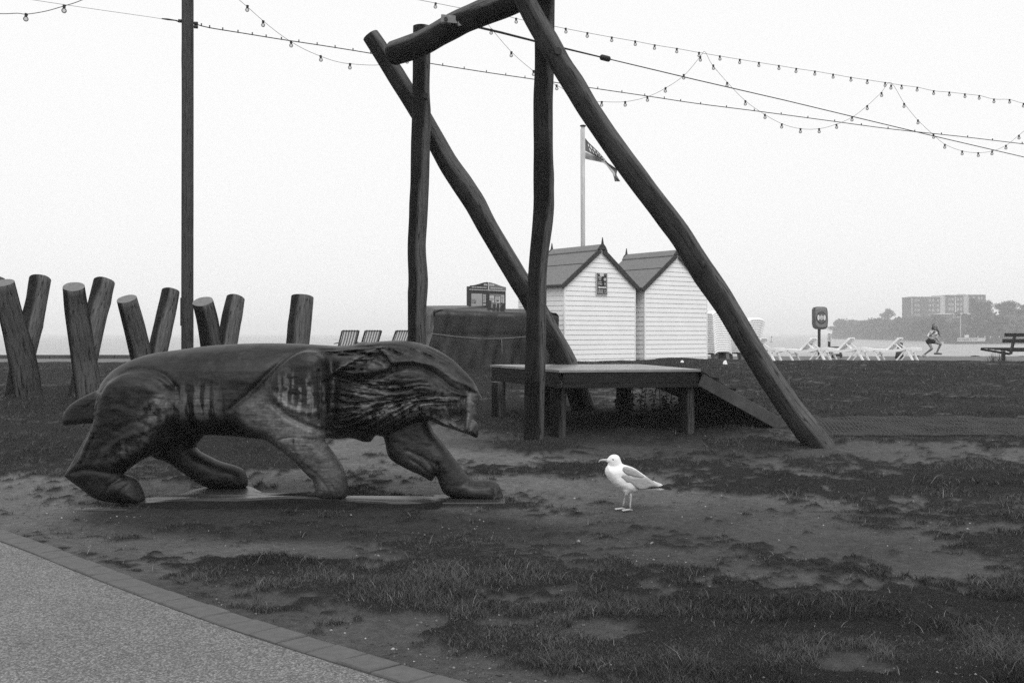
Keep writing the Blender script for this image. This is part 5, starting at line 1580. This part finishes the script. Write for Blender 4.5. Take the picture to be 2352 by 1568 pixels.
# nested stacks of the same loungers: each is one moulded shell seen end on
def shell():
    mb = LB(); n = 14; W = .66
    pr = [(0,0),(.03,.04),(.12,.06),(.4,.05),(.75,0),(1.1,-.01),(1.6,.02),(1.85,-.03)]
    pc = catmull(pr, 2, False)
    for (x, z) in pc:
        for i in range(n+1):
            u = -1 + 2*i/n
            drop = -.10*max(0, abs(u)-.62)**1.3*2.2 - .015*u*u
            mb.v.append((x, u*W/2, z + drop)); mb.at.append(0)
    k = len(pc)
    for a in range(k-1):
        for i in range(n): mb.f.append((a*(n+1)+i, a*(n+1)+i+1, (a+1)*(n+1)+i+1, (a+1)*(n+1)+i)); mb.m.append(0)
    # head apron turned down so the edge shows its thickness
    b0 = len(mb.v)
    for i in range(n+1):
        v = mb.v[i]; mb.v.append((v[0]+.012, v[1], v[2]-.040)); mb.at.append(0)
    for i in range(n): mb.f.append((i, i+1, b0+i+1, b0+i)); mb.m.append(0)
    for side in (0, n):
        b1 = len(mb.v)
        for a in range(k):
            v = mb.v[a*(n+1)+side]; mb.v.append((v[0], v[1]*1.01, v[2]-.05)); mb.at.append(0)
        for a in range(k-1): mb.f.append((a*(n+1)+side, (a+1)*(n+1)+side, b1+a+1, b1+a)); mb.m.append(0)
    return mb
ORD = ['first','second','third','fourth','fifth','sixth','seventh','eighth','ninth','tenth','eleventh','twelfth','thirteenth','fourteenth','fifteenth','sixteenth','seventeenth','eighteenth']
sh = None
for (x, d, n_, gname, where, lean) in [(1662, 30.2, 18, "nested loungers in the left stack", "left stack beside the huts", -.004), (1722, 31.0, 15, "nested loungers in the right stack", "right stack behind the log brace", .016)]:
    for k in range(n_):
        if sh is None:
            sh = shell().build("stacked_lounger", M['white_plastic']); o = sh
        else:
            o = sh.copy(); COL.objects.link(o)
        p = P(x, 800, d)
        o.location = (p.x + lean*k, d, .97 + .068*k); o.rotation_euler = (0, 0, R_(118))
        lab = f"white lounger nested {ORD[k]} from the ground in the {where}"
        if k == n_-1: lab = f"topmost white lounger of the {where}"
        elif k == 0: lab = f"lowest white lounger of the {where}"
        tag(o, lab, "sun lounger", gname if 0 < k < n_-1 else gname)
    p = P(x, 800, d)
    ub = thing("stack_base", (p.x, d, .552), f"dark grey legs under the {where}", "stand", "stack bases")
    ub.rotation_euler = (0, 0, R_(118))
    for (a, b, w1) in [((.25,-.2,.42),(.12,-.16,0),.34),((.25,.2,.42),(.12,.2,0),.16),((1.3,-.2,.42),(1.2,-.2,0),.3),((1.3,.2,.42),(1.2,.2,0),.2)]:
        LB().bar(a, b, w1, .12, up=Vector((0,1,0))).build("leg", M['grey_plastic'], ub)  # legs greyer than the white loungers above
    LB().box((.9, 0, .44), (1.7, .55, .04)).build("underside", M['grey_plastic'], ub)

# ------------------------------------------------------------------ lifebuoy cabinet
def lifebuoy():
    d = 37.5
    t = thing("lifebuoy_cabinet", (P(1881, 800, d).x, d, .553), "grey lifebuoy housing with a pale ring on a dark post", "lifebuoy")
    def q(x, y, off=0): p = P(x, y, d); p.y -= off; return p
    m = plain("grey_housing", .17, .45, .15, 5)
    base = [(1866.5,711),(1869,706),(1875,704.5),(1892,704.8),(1897,707),(1899,713),(1900,735),(1899,750),(1896,755),(1888,756.5),(1874,755.5),(1869,752),(1866.5,744)]
    mb = MB(); mb.prism(base, lambda x, y: q(x, y, .10), (0, .2, 0)); mb.build("case", plain("dark_grey_case", .075, .5, .15, 5), t)
    c = catmull([(1869.5,711.5),(1872,707.5),(1878,706.5),(1892,706.8),(1895.6,709),(1897,714),(1898,735),(1897,748),(1894.5,753),(1888,754.3),(1876,753.5),(1871.5,750),(1870,744)], 3)
    mb = MB(); cc = np.array([1884.0, 730.5]); inn = c + (cc-c)*.12; n = len(c)
    vs = [q(x, y, .10) for x, y in c] + [q(x, y, .155) for x, y in inn]
    mb.add(vs, [(i, (i+1)%n, n+(i+1)%n, n+i) for i in range(n)] + [tuple(range(n, 2*n))]); mb.build("cover", m, t)
    def ring(name, r0, r1, a0, a1, off, mat, k=24):
        mb = MB()
        for i in range(k):
            a, b = a0+(a1-a0)*i/k, a0+(a1-a0)*(i+1)/k
            f_ = lambda r, an: q(1883.7 + r*.92*math.cos(an), 729.5 + r*1.12*math.sin(an), off)
            g_ = lambda r, an: q(1883.7 + r*.92*math.cos(an), 729.5 + r*1.12*math.sin(an), off-.02)
            mb.add([f_(r0,a), f_(r1,a), f_(r1,b), f_(r0,b), g_(r0,a), g_(r1,a), g_(r1,b), g_(r0,b)], [(0,1,2,3),(0,4,5,1),(2,6,7,3),(1,5,6,2)])
        return mb.build(name, mat, t)
    ring("recess_ring", 10.8, 12.6, 0, 2*math.pi, .172, plain("dark_recess", .05, .5, .1, 5))
    ring("buoy_ring", 5.6, 10.6, 0, 2*math.pi, .170, plain("dark_buoy", .11, .5, .1, 5))  # dark grey ring between the pale bands
    ring("buoy_band", 5.8, 10.4, -.62, .62, .180, M['pale'], 10)
    ring("buoy_band", 5.8, 10.4, math.pi-.62, math.pi+.62, .180, M['pale'], 10)
    ring("inner_disc", 0.01, 5.2, 0, 2*math.pi, .178, M['pale'])
    for y in (725.5, 729, 732.5):
        mb = MB(); mb.prism([(1880,y),(1887.5,y),(1887.5,y+1.1),(1880,y+1.1)], lambda a, b: q(a, b, .183), (0, .004, 0)); mb.build("print_line", M['midgrey'], t)
    MB().tube([P(1881.5, 756, d), Vector((P(1881.5, 756, d).x, d, .54))], .055, 12).build("post", M['dark_trim'], t)
lifebuoy()

# small notice post and the dark bench behind the loungers
d = 38.2
t = thing("notice_post", (P(1905, 800, d).x, d, .553), "short dark post with a narrow pale notice between loungers", "sign post")
MB().bar(P(1904.5, 766, d), Vector((P(1904.5, 800, d).x, d, .54)), .085, .06, up=Vector((0,1,0))).build("post", M['dark_trim'], t)
mb = MB(); mb.prism([(1902.3,767),(1910,767.3),(1910,784.5),(1902.3,784.2)], lambda x, y: P(x, y, d-.05), (0, .012, 0)); mb.build("notice", M['pale'], t)
for i, y in enumerate((769.5, 772, 775, 778, 781)):
    mb = MB(); mb.prism([(1903.5,y),(1908.6-(i%2),y),(1908.6-(i%2),y+.9),(1903.5,y+.9)], lambda x, yy: P(x, yy, d-.056), (0, .004, 0)); mb.build("print_line", M['midgrey'], t)
d = 38.6
t = thing("sea_bench", (P(1918, 810, d).x, d, .553), "low dark bench facing the sea behind the middle lounger", "bench", None)
MB().bar(P(1905, 797, d), P(1930, 797.3, d), .05, .05).build("back_slat", M['dark_trim'], t)
MB().bar(P(1905, 806, d-.3), P(1934, 806.3, d-.3), .35, .05).build("seat", M['dark_trim'], t)
for x in (1910, 1929):
    a = P(x, 797, d); MB().bar(a, Vector((a.x, a.y-.15, .54)), .07, .07).build("leg", M['dark_trim'], t)
MB().bar(P(1912, 815.5, d-.4), P(1933, 815.5, d-.4), .2, .10).build("base_rail", M['dark_trim'], t)
d = 37.0
t = thing("mooring_stump", (P(2065, 810, d).x, d, .553), "dark stump standing behind the rightmost lounger", "bollard")
mb = MB(); c = P(2066, 818, d); c.z = .55
mb.tube([c, c + Vector((0,0,.22)), c + Vector((.02,0,.40)), c + Vector((.06,0,.60))], [.17,.13,.10,.07], 12); mb.build("body", M['dark_trim'], t, True)

# ------------------------------------------------------------------ dark bench at the right edge
def bench():
    d = 29.0
    o = Vector((P(2303, 820, d).x, d, tz(P(2303,820,d).x, 28.2)))
    t = thing("park_bench", o, "dark slatted park bench cut off by the right edge", "bench")
    D = M['black_metal']; wd = plain("dark_bench_slat", .014, .6, .3, 6)
    ax = Vector((.97, -.22, 0)).normalized(); fw = Vector((-.62, .78, 0))
    s = d/FPX
    def q(x, y, dd=0.0): return P(x, y, d+dd)
    for (x, y, h_) in ((2307, 769, 8.5), (2302.5, 782.5, 8.5)):
        a = q(x, y); MB().bar(a, a + ax*1.9, .035, h_*s, bev=.004).build("back_slat", wd, t)
    B = q(2321, 806)
    for k in range(5):
        f_ = k/4
        a = Vector((B.x, d, 0)) + fw*(.08 + f_*.78); a.z = .50*1 + .552 + f_*.10 - .04
        a.z = P(0, 806 - f_*6, d).z
        MB().bar(a, a + ax*1.9, .11, .035, bev=.004).build("seat_slat", wd, t)
    for dx in (0.12, 1.5):
        p0 = q(2330, 768) + ax*(dx-.12); p1 = q(2320, 813) + ax*(dx-.12)
        MB().bar(p0 + Vector((0,-.03,0)), p1 + Vector((0,-.03,0)), .05, .10, up=Vector((0,1,0))).build("back_support", D, t)
        a = p1 + fw*.0; b_ = a + fw*.86 + Vector((0,0,.13))
        MB().bar(a, b_, .05, .06).build("seat_bearer", D, t)
        c = q(2304.5, 806) + ax*(dx-.12); MB().bar(c, Vector((c.x, c.y, o.z-.35)), .085, .085).build("leg", D, t)
bench()
tuft = thing("weed_tuft", (P(2288,826,28.3).x, 28.3, tz(P(2288,826,28.3).x, 28.3)), "tall weed tuft beside the leg of the right-hand bench", "plant")
st = MB(); rr = random.Random(8)
for i in range(40):
    x = tuft.location.x + rr.gauss(0, .16); y = 28.25 + rr.uniform(-.1, .1); z = tz(x, y)
    hh = rr.uniform(.08, .34)*math.exp(-((x-tuft.location.x)/.25)**2) + .04
    a = Vector((x, y, z)); st.tube([a, a + Vector((rr.uniform(-.06,.06), 0, hh))], [.006, .003], 4)
tag(st.build("stems", leaf_m, tuft), kind='stuff')

# weed-covered stones along the wall top
for i, (x0, x1, h_, lab) in enumerate([(2095,2116,3.4,"dark stone lump on the wall edge left of the running girl"),(2229,2252,3.6,"dark rounded stone on the wall edge behind the lawn, right of the girl"),(2264,2288,2.2,"flat dark stone on the wall edge left of the bench"),(2334,2362,2.6,"dark stone lump on the wall edge under the bench")]):
    d = 40.4; c = P((x0+x1)/2, 820, d); c.z = .553
    w_ = (x1-x0)*d/FPX; hh = h_*d/FPX
    mb = MB(); k, n = 7, 18
    vs, fs = [], []
    for a in range(k+1):
        th = math.pi/2*a/k
        for j in range(n):
            an = 2*math.pi*j/n; r = math.cos(th)*(1 + .25*(random.random()-.5))
            vs.append(c + Vector((r*math.cos(an)*w_/2, r*math.sin(an)*.22, math.sin(th)*hh*(1+.2*(random.random()-.5)) - .02)))
    fs = [(a*n+j, a*n+(j+1)%n, (a+1)*n+(j+1)%n, (a+1)*n+j) for a in range(k) for j in range(n)]
    mb.add(vs, fs); o = mb.build("shore_stone", plain("weedy_stone", .025, .8, .4, 9), None, True, origin=c)
    tag(o, lab, "stone", "stones along the wall top")

# ------------------------------------------------------------------ girl mid-stride on the promenade
def person():
    d = 39.6; S_ = 988.0
    gx = P(3620*.5742 + 800/9.8*.5742, 800, d).x
    o = Vector((gx, d, .553))
    t = thing("person", o, "girl with long dark hair, pale top and black shorts running along the promenade", "person")
    def j(x, y, dep=0.0): return ((x-800)/S_, dep, (1462-y)/S_ + .0)
    head, chin, neck, chest, pel = j(1168,285), j(1165,365,-.05), j(1185,430), j(1165,540,-.01), j(985,815,.02)
    shL, shR = j(1045,470,.0), j(1252,495,.04)
    elL, wrL, haL = j(880,650,-.06), j(1000,540,-.20), j(1035,495,-.24)
    elR, wrR, haR = j(1222,705,.0), j(1278,830,-.08), j(1300,880,-.10)
    hpL, knL, anL, toL = j(935,850,.05), j(985,1140,-.16), j(800,1365,.10), j(872,1442,-.02)
    hpR, knR, anR, toR = j(1040,835,-.03), j(1305,955,-.22), j(1205,1285,-.10), j(1350,1335,-.16)
    skin = plain("skin", .17, .55, .08, 10)
    caps = [(head, (head[0], head[1]-.01, head[2]+.03), .082, .080), (head, chin, .07, .042), ((head[0],head[1]-.085,head[2]-.015), (head[0],head[1]-.09,head[2]-.03), .012, .016),
            (neck, head, .042, .045), (neck, chest, .055, .082), (chest, pel, .080, .085), (shL, shR, .05, .05),
            (shL, elL, .043, .034), (elL, wrL, .033, .024), (shR, elR, .043, .034), (elR, wrR, .033, .024),
            (hpL, knL, .070, .046), (knL, anL, .045, .030), (anL, toL, .034, .026), (hpR, knR, .070, .046), (knR, anR, .045, .030), (anR, toR, .034, .026), (hpL, hpR, .078, .078)]
    for (w, h_, sg) in ((wrL, haL, 1), (wrR, haR, -1)):
        w, h_ = np.array(w), np.array(h_); dv = (h_-w)/np.linalg.norm(h_-w); sd = np.cross(dv, [0,1,.3]); sd /= np.linalg.norm(sd)
        pal = w + dv*.055
        caps.append((tuple(w), tuple(pal), .024, .030))
        for k, ln in enumerate((.062, .074, .070, .054)):
            b0 = pal + sd*(-.027 + .018*k) + dv*.01; b1 = b0 + dv*ln*.6 + sd*(k-1.5)*.006; b2 = b1 + dv*ln*.4 + np.array([0,-.012,-.004])
            caps.append((tuple(b0), tuple(b1), .011, .010)); caps.append((tuple(b1), tuple(b2), .010, .009))
        b0 = w + dv*.02 - sd*.022*sg; b1 = b0 - sd*.03*sg + dv*.025; caps.append((tuple(b0), tuple(b1), .013, .010))
    V, Q = caps_mesh(caps, .0095, .018)
    obj_from_np("body", V, Q, skin, t, None, True)
    top_m, n, l, b = newmat("patterned_pale_top")
    l.new(ramp(n, l, noise(n, l, coord(n), 16, 3, .5), [(.45, .60), (.58, .16)]), b.inputs["Base Color"]); b.inputs["Roughness"].default_value = .8
    mid = lambda a, b_, f_: tuple(np.array(a)*(1-f_) + np.array(b_)*f_)
    V, Q = caps_mesh([(mid(neck, chest, .45), chest, .070, .096), (chest, mid(chest, pel, .72), .096, .100), (shL, shR, .062, .062), (shL, mid(shL, elL, .98), .060, .060), (shR, mid(shR, elR, 1.0), .060, .052), (chest, mid(chest, shL, .9), .085, .06)], .012, .03)
    obj_from_np("top", V, Q, top_m, t, None, True)
    V, Q = caps_mesh([(mid(chest, pel, .80), pel, .094, .104), (hpL, mid(hpL, knL, .26), .088, .080), (hpR, mid(hpR, knR, .28), .088, .078), (hpL, hpR, .094, .094)], .012, .03)
    obj_from_np("shorts", V, Q, plain("black_cloth", .008, .8, .2, 9), t, None, True)
    hr = plain("dark_hair", .014, .45, .3, 30)
    hc = [((head[0], .035, head[2]+.045), (head[0]+.005, .045, head[2]-.02), .086, .082), ((head[0]-.075, .01, head[2]), j(1075,420,.02), .03, .04), (j(1075,420,.02), j(1010,440,.05), .035, .016), ((head[0]+.08,.02,head[2]+.01), j(1250,400,.0), .03, .032),
          (j(1250,400), j(1310,520,-.02), .03, .022), (j(1310,520,-.02), j(1365,620,-.02), .022, .015), (j(1365,620,-.02), j(1405,710,-.02), .014, .005), (j(1260,360,.0), j(1340,470,.02), .016, .010), (j(1340,470,.02), j(1430,535,.03), .009, .004)]
    V, Q = caps_mesh(hc, .0085, .015)
    obj_from_np("hair", V, Q, hr, t, None, True)
    for sx in (-.03, .03):
        mb = LB(); mb.sphere((head[0]+sx, -.075, head[2]+.005), (.013,.008,.008), 8, 5); mb.build("eye", M['ink'], t)
    mb = LB(); mb.sphere((head[0], -.07, head[2]-.055), (.022,.01,.007), 8, 5); mb.build("mouth", plain("lips", .09, .5, .05, 5), t)
    shm = plain("pale_shoe", .42, .6, .15, 9)
    for (an, to, m_) in ((anL, toL, shm), (anR, toR, plain("grey_shoe", .12, .6, .15, 9))):
        an, to = np.array(an), np.array(to); hl = an + (an-to)*np.array([.45, .45, 0]) + np.array([0, 0, -.04])
        V, Q = caps_mesh([(tuple(hl), tuple(to), .04, .034), (tuple(an + np.array([0,0,-.02])), tuple(to), .04, .032)], .009, .02)
        o_ = obj_from_np("shoe", V, Q, m_, t, None, True)
person()

# ------------------------------------------------------------------ headland, building, trees and breakwater in the mist
def top_y(x): return np.interp(x, [1923,1929,1934,1960,2000,2020,2078,2100,2200,2250,2300,2352,2950], [778,752,731,730,732,729,728,727,723,717,715,712,704])
def hd(x): return np.interp(x, [1923,2020,2100,2200,2352,2950], [740,640,560,470,430,400])
leafy = plain("misty_woodland", .045, .9, .35, .3)
def headland():
    xs = np.linspace(1923, 2950, 260); rows = 12
    V = []
    for r in range(rows+1):
        f = r/rows
        for x in xs:
            d = hd(x) + (26*f if f < .75 else 20 + 600*(f-.75)*(0.2 if x < 1960 else 1))
            zt = EYE + (YH - top_y(x))*(hd(x)+22)/FPX - 1.5
            z = SEA - .5 + (zt - SEA + .5)*min(1, (f/.75))**.7
            X = (x-CX)/FPX*(hd(x) if f < .75 else d)
            V.append((X + 2.5*(vn(np.array(x/9.), np.array(f*6), 3)-.5), d + 6*(vn(np.array(x/7.), np.array(f*5), 4)-.5), z))
    n = len(xs)
    F_ = [(r*n+i, r*n+i+1, (r+1)*n+i+1, (r+1)*n+i) for r in range(rows) for i in range(n-1)]
    o = obj_from_np("headland", V, F_, plain("dark_cliff", .06, .9, .4, .25), None, None, True)
    tag(o, "low wooded headland across the bay, fading in mist", kind='structure')
headland()
def leaf_cloud(cs, seed, size, flat=1.0):
    """cs: list of (center, radii, count) -> many leaf-clump faces through the volume"""
    r = np.random.default_rng(seed); VV = []
    for c, rad, n in cs:
        p = r.normal(size=(n, 3)); p /= np.linalg.norm(p, axis=1)[:, None]
        p *= (r.random((n, 1))**.45); p = p*np.array(rad)[None] + np.array(c)[None]
        a = r.normal(size=(n, 3)); a /= np.linalg.norm(a, axis=1)[:, None]
        b = np.cross(a, r.normal(size=(n, 3))); b /= np.linalg.norm(b, axis=1)[:, None]
        s = size*(.5 + r.random((n, 1)))
        VV.append(np.stack([p - a*s, p + b*s*.6, p + a*s, p - b*s*.6], 1).reshape(-1, 3))
    V = np.concatenate(VV); return V, np.arange(len(V)).reshape(-1, 4)
def woods():
    cs = []; r = random.Random(4)
    for k in range(420):
        x = 1930 + (2800-1930)*r.random()**1.3; f = r.random()
        d = hd(x) + 24*f; zt = EYE + (YH - top_y(x))*(hd(x)+22)/FPX - 1.7
        if x < 1945: f = max(f, .75)
        z = SEA + (zt - SEA)*f**.75
        if f < .12: continue
        s = r.uniform(1.2, 3.0)
        cs.append((((x-CX)/FPX*hd(x), d, z), (s*1.5, s*1.3, s*.8), int(45*s)))
    V, Q = leaf_cloud(cs, 3, .55)
    tag(obj_from_np("woodland", V, Q, leafy, None), "dense far-off trees and scrub covering the headland", kind='stuff')
woods()
bark = plain("far_bark", .05, .9, .2, 2)
def far_tree(name, label, x0, x1, y0, y1, d, seed, blobs=14):
    c = P((x0+x1)/2, y1, d); w = (x1-x0)*d/FPX; hgt = (y1-y0)*d/FPX
    t = thing(name, c, label, "tree", "trees on the headland")
    r = random.Random(seed)
    mb = MB(); mb.tube([c + Vector((0,0,-1)), c + Vector((.1,0,hgt*.25)), c + Vector((.3,0,hgt*.7))], [w*.04, w*.03, w*.012], 8)
    for k in range(5):
        a = 6.28*k/5; mb.tube([c + Vector((.1,0,hgt*.25)), c + Vector((math.cos(a)*w*.3, math.sin(a)*w*.3, hgt*.6))], [w*.02, w*.006], 6)
    mb.build("trunk", bark, t)
    cs = []
    for k in range(blobs):
        a = r.uniform(0, 6.28); q = r.random()**.5
        px_ = math.cos(a)*q*w*.40; pz = hgt*(.18 + .70*r.random()*math.sqrt(max(0, 1-(px_/(w*.5))**2)))
        cs.append(((c.x+px_, c.y + math.sin(a)*q*w*.35, c.z+pz), (w*.19, w*.19, hgt*.20), 300))
    V, Q = leaf_cloud(cs, seed, w*.022)
    obj_from_np("crown", V, Q, leafy, t, None, False, tuple(c))
    bpy.data.objects[t.name].children[-1].location = (0,0,0)
far_tree("dome_tree", "lone dome-shaped tree on the headland left of the flats", 2020, 2057, 708, 732, 690, 1)
far_tree("tall_tree", "tall leafy tree covering the right end of the flats", 2228, 2278, 680, 735, 505, 2, 22)
far_tree("spreading_tree", "wide spreading tree on the skyline right of the flats", 2284, 2338, 690, 722, 520, 3, 18)
far_tree("edge_tree", "bushy tree on the skyline at the right edge", 2328, 2400, 699, 724, 500, 4, 18)
def flats():
    d = 575.0; s = d/FPX
    o = P(2180, 727, d)
    t = thing("apartment_block", o, "flat-roofed brick apartment block on the headland, faded by mist", "building")
    f = lambda x, y: (x*.21874 + 1837.4, y*.21874 + 631.6)
    br = plain("far_brick", .085, .9, .15, .4); pc = plain("far_pale_render", .42, .9, .06, .4); wh = plain("far_window_frame", .7, .6, .03, 1); gl = plain("far_glass", .12, .2, .2, .6)
    def blk(name, x0, y0, x1, y1, dd, dp, mat):
        a, b = P(*f(x0, y0), d+dd), P(*f(x1, y1), d+dd)
        mb = MB(); mb.box(((a.x+b.x)/2, d+dd+dp/2, (a.z+b.z)/2), (abs(b.x-a.x), dp, abs(a.z-b.z))); return mb.build(name, mat, t)
    blk("wall", 1172, 230, 1472, 470, 0, 14, br); blk("wall", 1538, 211, 1718, 470, 1.0, 14, br); blk("wall", 1790, 208, 1950, 470, .5, 14, br)
    blk("stair_tower", 1472, 217, 1538, 470, 2.2, 12, pc); blk("stair_tower", 1718, 215, 1790, 470, 2.2, 12, pc)
    blk("roof_edge", 1170, 226, 1474, 231, -.2, 14.4, pc); blk("roof_edge", 1536, 207, 1720, 212, .8, 14.4, pc); blk("roof_edge", 1788, 204, 1952, 209, .3, 14.4, pc)
    blk("roof_plant", 1415, 215, 1470, 226, 6, 5, pc); blk("roof_plant", 1685, 199, 1740, 207, 6, 5, pc)
    blk("annex", 1435, 408, 1620, 450, -7, 8, br); blk("annex_roof", 1433, 404, 1624, 411, -7.5, 9, wh); blk("annex", 1612, 405, 1785, 450, -9, 8, pc); blk("annex_roof", 1608, 400, 1788, 408, -9.5, 9, wh)
    blk("drainpipe", 1174, 240, 1178, 430, -.2, .15, wh); blk("drainpipe", 1630, 225, 1635, 400, .75, .15, wh)
    def win(x, y, w=17, h_=22, dd=0.0):
        fr = blk("window", x-w/2, y-h_/2, x+w/2, y+h_/2, dd-.12, .14, wh)
        a, b = P(*f(x-w/2+2.5, y-h_/2+3), d+dd-.14), P(*f(x+w/2-2.5, y+h_/2-3), d+dd-.14)
        mb = MB(); mb.box(((a.x+b.x)/2, d+dd-.14, (a.z+b.z)/2), (abs(b.x-a.x), .03, abs(a.z-b.z))); p_ = mb.build("pane", gl, t); 
        p_.parent = fr; p_.matrix_parent_inverse = Matrix.Identity(4)
    for y in (266, 318, 369, 419):
        for x in (1215, 1245, 1363, 1398, 1448): win(x, y)
    for y in (255, 307, 357):
        for x in (1571, 1603, 1658, 1694): win(x, y, dd=1.0)
    for x in (1825, 1880, 1910): win(x, 243, dd=.5)
    for y in (258, 306, 357):
        win(1519, y, 11, 13, 2.2); win(1772, y-12, 11, 13, 2.2)
flats()
def breakwater():
    d = 372.0
    t = thing("breakwater", P(2280, 789, d), "long low harbour breakwater with a pale painted sign panel", "breakwater")
    st = plain("far_wet_stone", .07, .9, .25, .3)
    z1 = P(0, 775, d).z
    a, b, c, e = P(2184, 789.5, d), P(2193, 775, d), P(2700, 774, d), P(2700, 789.5, d)
    mb = MB(); vs = [Vector((p.x, d, z)) for p, z in ((a, SEA-.5), (b, z1), (c, z1), (e, SEA-.5))]
    mb.add(vs + [v + Vector((0, 7, 0)) for v in vs], [(0,1,2,3),(7,6,5,4),(0,4,5,1),(1,5,6,2),(2,6,7,3),(3,7,4,0)]); mb.build("wall", st, t)
    mb = MB(); mb.prism([(2196,775.2),(2196,764),(2215,764),(2215,770),(2228,770),(2228,775.2)], lambda x, y: P(x, y, d+4), (0, 3, 0)); mb.build("shelter", st, t)
    mb = MB(); mb.prism([(2199,775.6),(2265,776),(2262,784),(2198.5,784)], lambda x, y: P(x, y, d-.06), (0, .05, 0)); mb.build("sign_panel", plain("far_pale_panel", .45, .8, .12, .5), t)
    text_mesh("IN DEAD SLOW", 1.05, M['ink'], "lettering", t, P(2223, 780, d-.08), (1,0,0), (0,0,1), thick=.01)
    mb = MB(); mb.box(P(2220.5, 772, d+1), (10*d/FPX, .1, 6*d/FPX)); mb.build("notice_board", M['pale'], t)
    MB().tube([P(2206.5, 776, d+1), P(2206.5, 724, d+1)], .10, 8).build("mast", M['pale'], t)
    for x in (2246, 2262, 2275, 2295):
        MB().tube([P(x, 775, d+2), P(x, 771.5, d+2)], .18, 6).build("bollard", M['pale'], t)
breakwater()
d = 430.0
bu = thing("marker_buoy", P(1771.5, 786, d), "small marker buoy with a thin staff far out on the sea", "buoy")
MB().tube([P(1771.5, 787, d), P(1771.5, 785, d)], [1.0, .6], 10).build("float", M['grey_plastic'], bu)
MB().tube([P(1771.5, 785, d), P(1771.7, 773, d)], .12, 6).build("staff", M['grey_plastic'], bu)
mb = MB(); mb.box(P(1773, 773.5, d), (.5, .05, .35)); mb.build("topmark", M['grey_plastic'], bu)
# ------------------------------------------------------------------ turf reinforcement netting and litter
M['stone'] = plain('pale_stone', .26, .8, .3, 30)
def netting():
    mb = LB()
    X0, Y0 = 4.0, 12.75; nx, ny, st = 110, 22, .055
    def p(i, j):
        x = 3.95 + i*st + j*.01; y = 12.65 + j*st*1.45 + .10*math.sin(i*.05) ; return x, y
    gx = np.array([[p(i, j)[0] for j in range(ny)] for i in range(nx)]); gy = np.array([[p(i, j)[1] for j in range(ny)] for i in range(nx)])
    gz = terrain(gx, gy) + .012 + .06*fbm(gx*1.6, gy*1.6, 44, 3)
    k = .006
    V, F_ = [], []
    def strip(a, b, c, d2):
        s0 = len(V); V.extend([a, b, c, d2]); F_.append((s0, s0+1, s0+2, s0+3))
    for i in range(nx):
        for j in range(ny):
            A = np.array([gx[i,j], gy[i,j], gz[i,j]])
            if i < nx-1:
                B = np.array([gx[i+1,j], gy[i+1,j], gz[i+1,j]]); o_ = np.array([0, k, .004]); strip(A-o_, B-o_, B+o_, A+o_)
            if j < ny-1:
                B = np.array([gx[i,j+1], gy[i,j+1], gz[i,j+1]]); o_ = np.array([k, 0, 0]); strip(A-o_, A+o_, B+o_, B-o_)
    o = obj_from_np("ground_netting", np.array(V), np.array(F_), plain("faded_plastic_mesh", .015, .55, .2, 20), None)
    tag(o, "plastic turf netting lying on the worn lawn right of the log brace", kind='stuff')
netting()
for i, (x, y, w_, lab) in enumerate([(2728*.5742, 1449*.5742, .10, "white scrap of litter on the lawn just below the farther hut"),(2900*.5742, 1457*.5742, .16, "crumpled white paper on the lawn near the stacked loungers"),(1497, 1251, .030, "pale pebble on the bare earth below the gull"),(1424*.5742+1050, 1480, .03, "pale stone in the right foreground turf"),(52, 1478, .035, "dark twig lying on the gravel path"),(1330, 1244, .028, "pale flat stone on the earth left of the pebble under the gull"),(2248, 1470, .05, "broken stick lying in the turf at the lower right")]):
    gpt = G(x, y)
    if "path" in lab:
        gpt = Vector((*flat_pt(x, y), .008))
    mb = MB(); r = random.Random(i); n = 8
    vs = []
    for k in range(n):
        a = 6.28*k/n; el = (2.2, .35) if ("twig" in lab or "stick" in lab) else (1, .7)
        vs.append(gpt + Vector((math.cos(a)*w_*.5*el[0]*r.uniform(.7,1.2), math.sin(a)*w_*.5*el[1]*r.uniform(.7,1.2), .004)))
    tpv = [v.lerp(gpt, .45) + Vector((0, 0, w_*(.55 if el[0] == 1 else .22)*r.uniform(.6, 1.2))) for v in vs]
    mb.add(vs + tpv, [(k, (k+1)%n, n+(k+1)%n, n+k) for k in range(n)] + [tuple(range(n, 2*n))])
    nm = "paper_scrap" if ("paper" in lab or "scrap" in lab) else ("twig" if el[0] > 1 else "stone")
    o = mb.build(nm, M['white_plastic'] if nm == "paper_scrap" else (M['stone'] if nm == "stone" else M['midgrey']), None, origin=gpt)
    tag(o, lab, "litter" if nm == "paper_scrap" else nm)
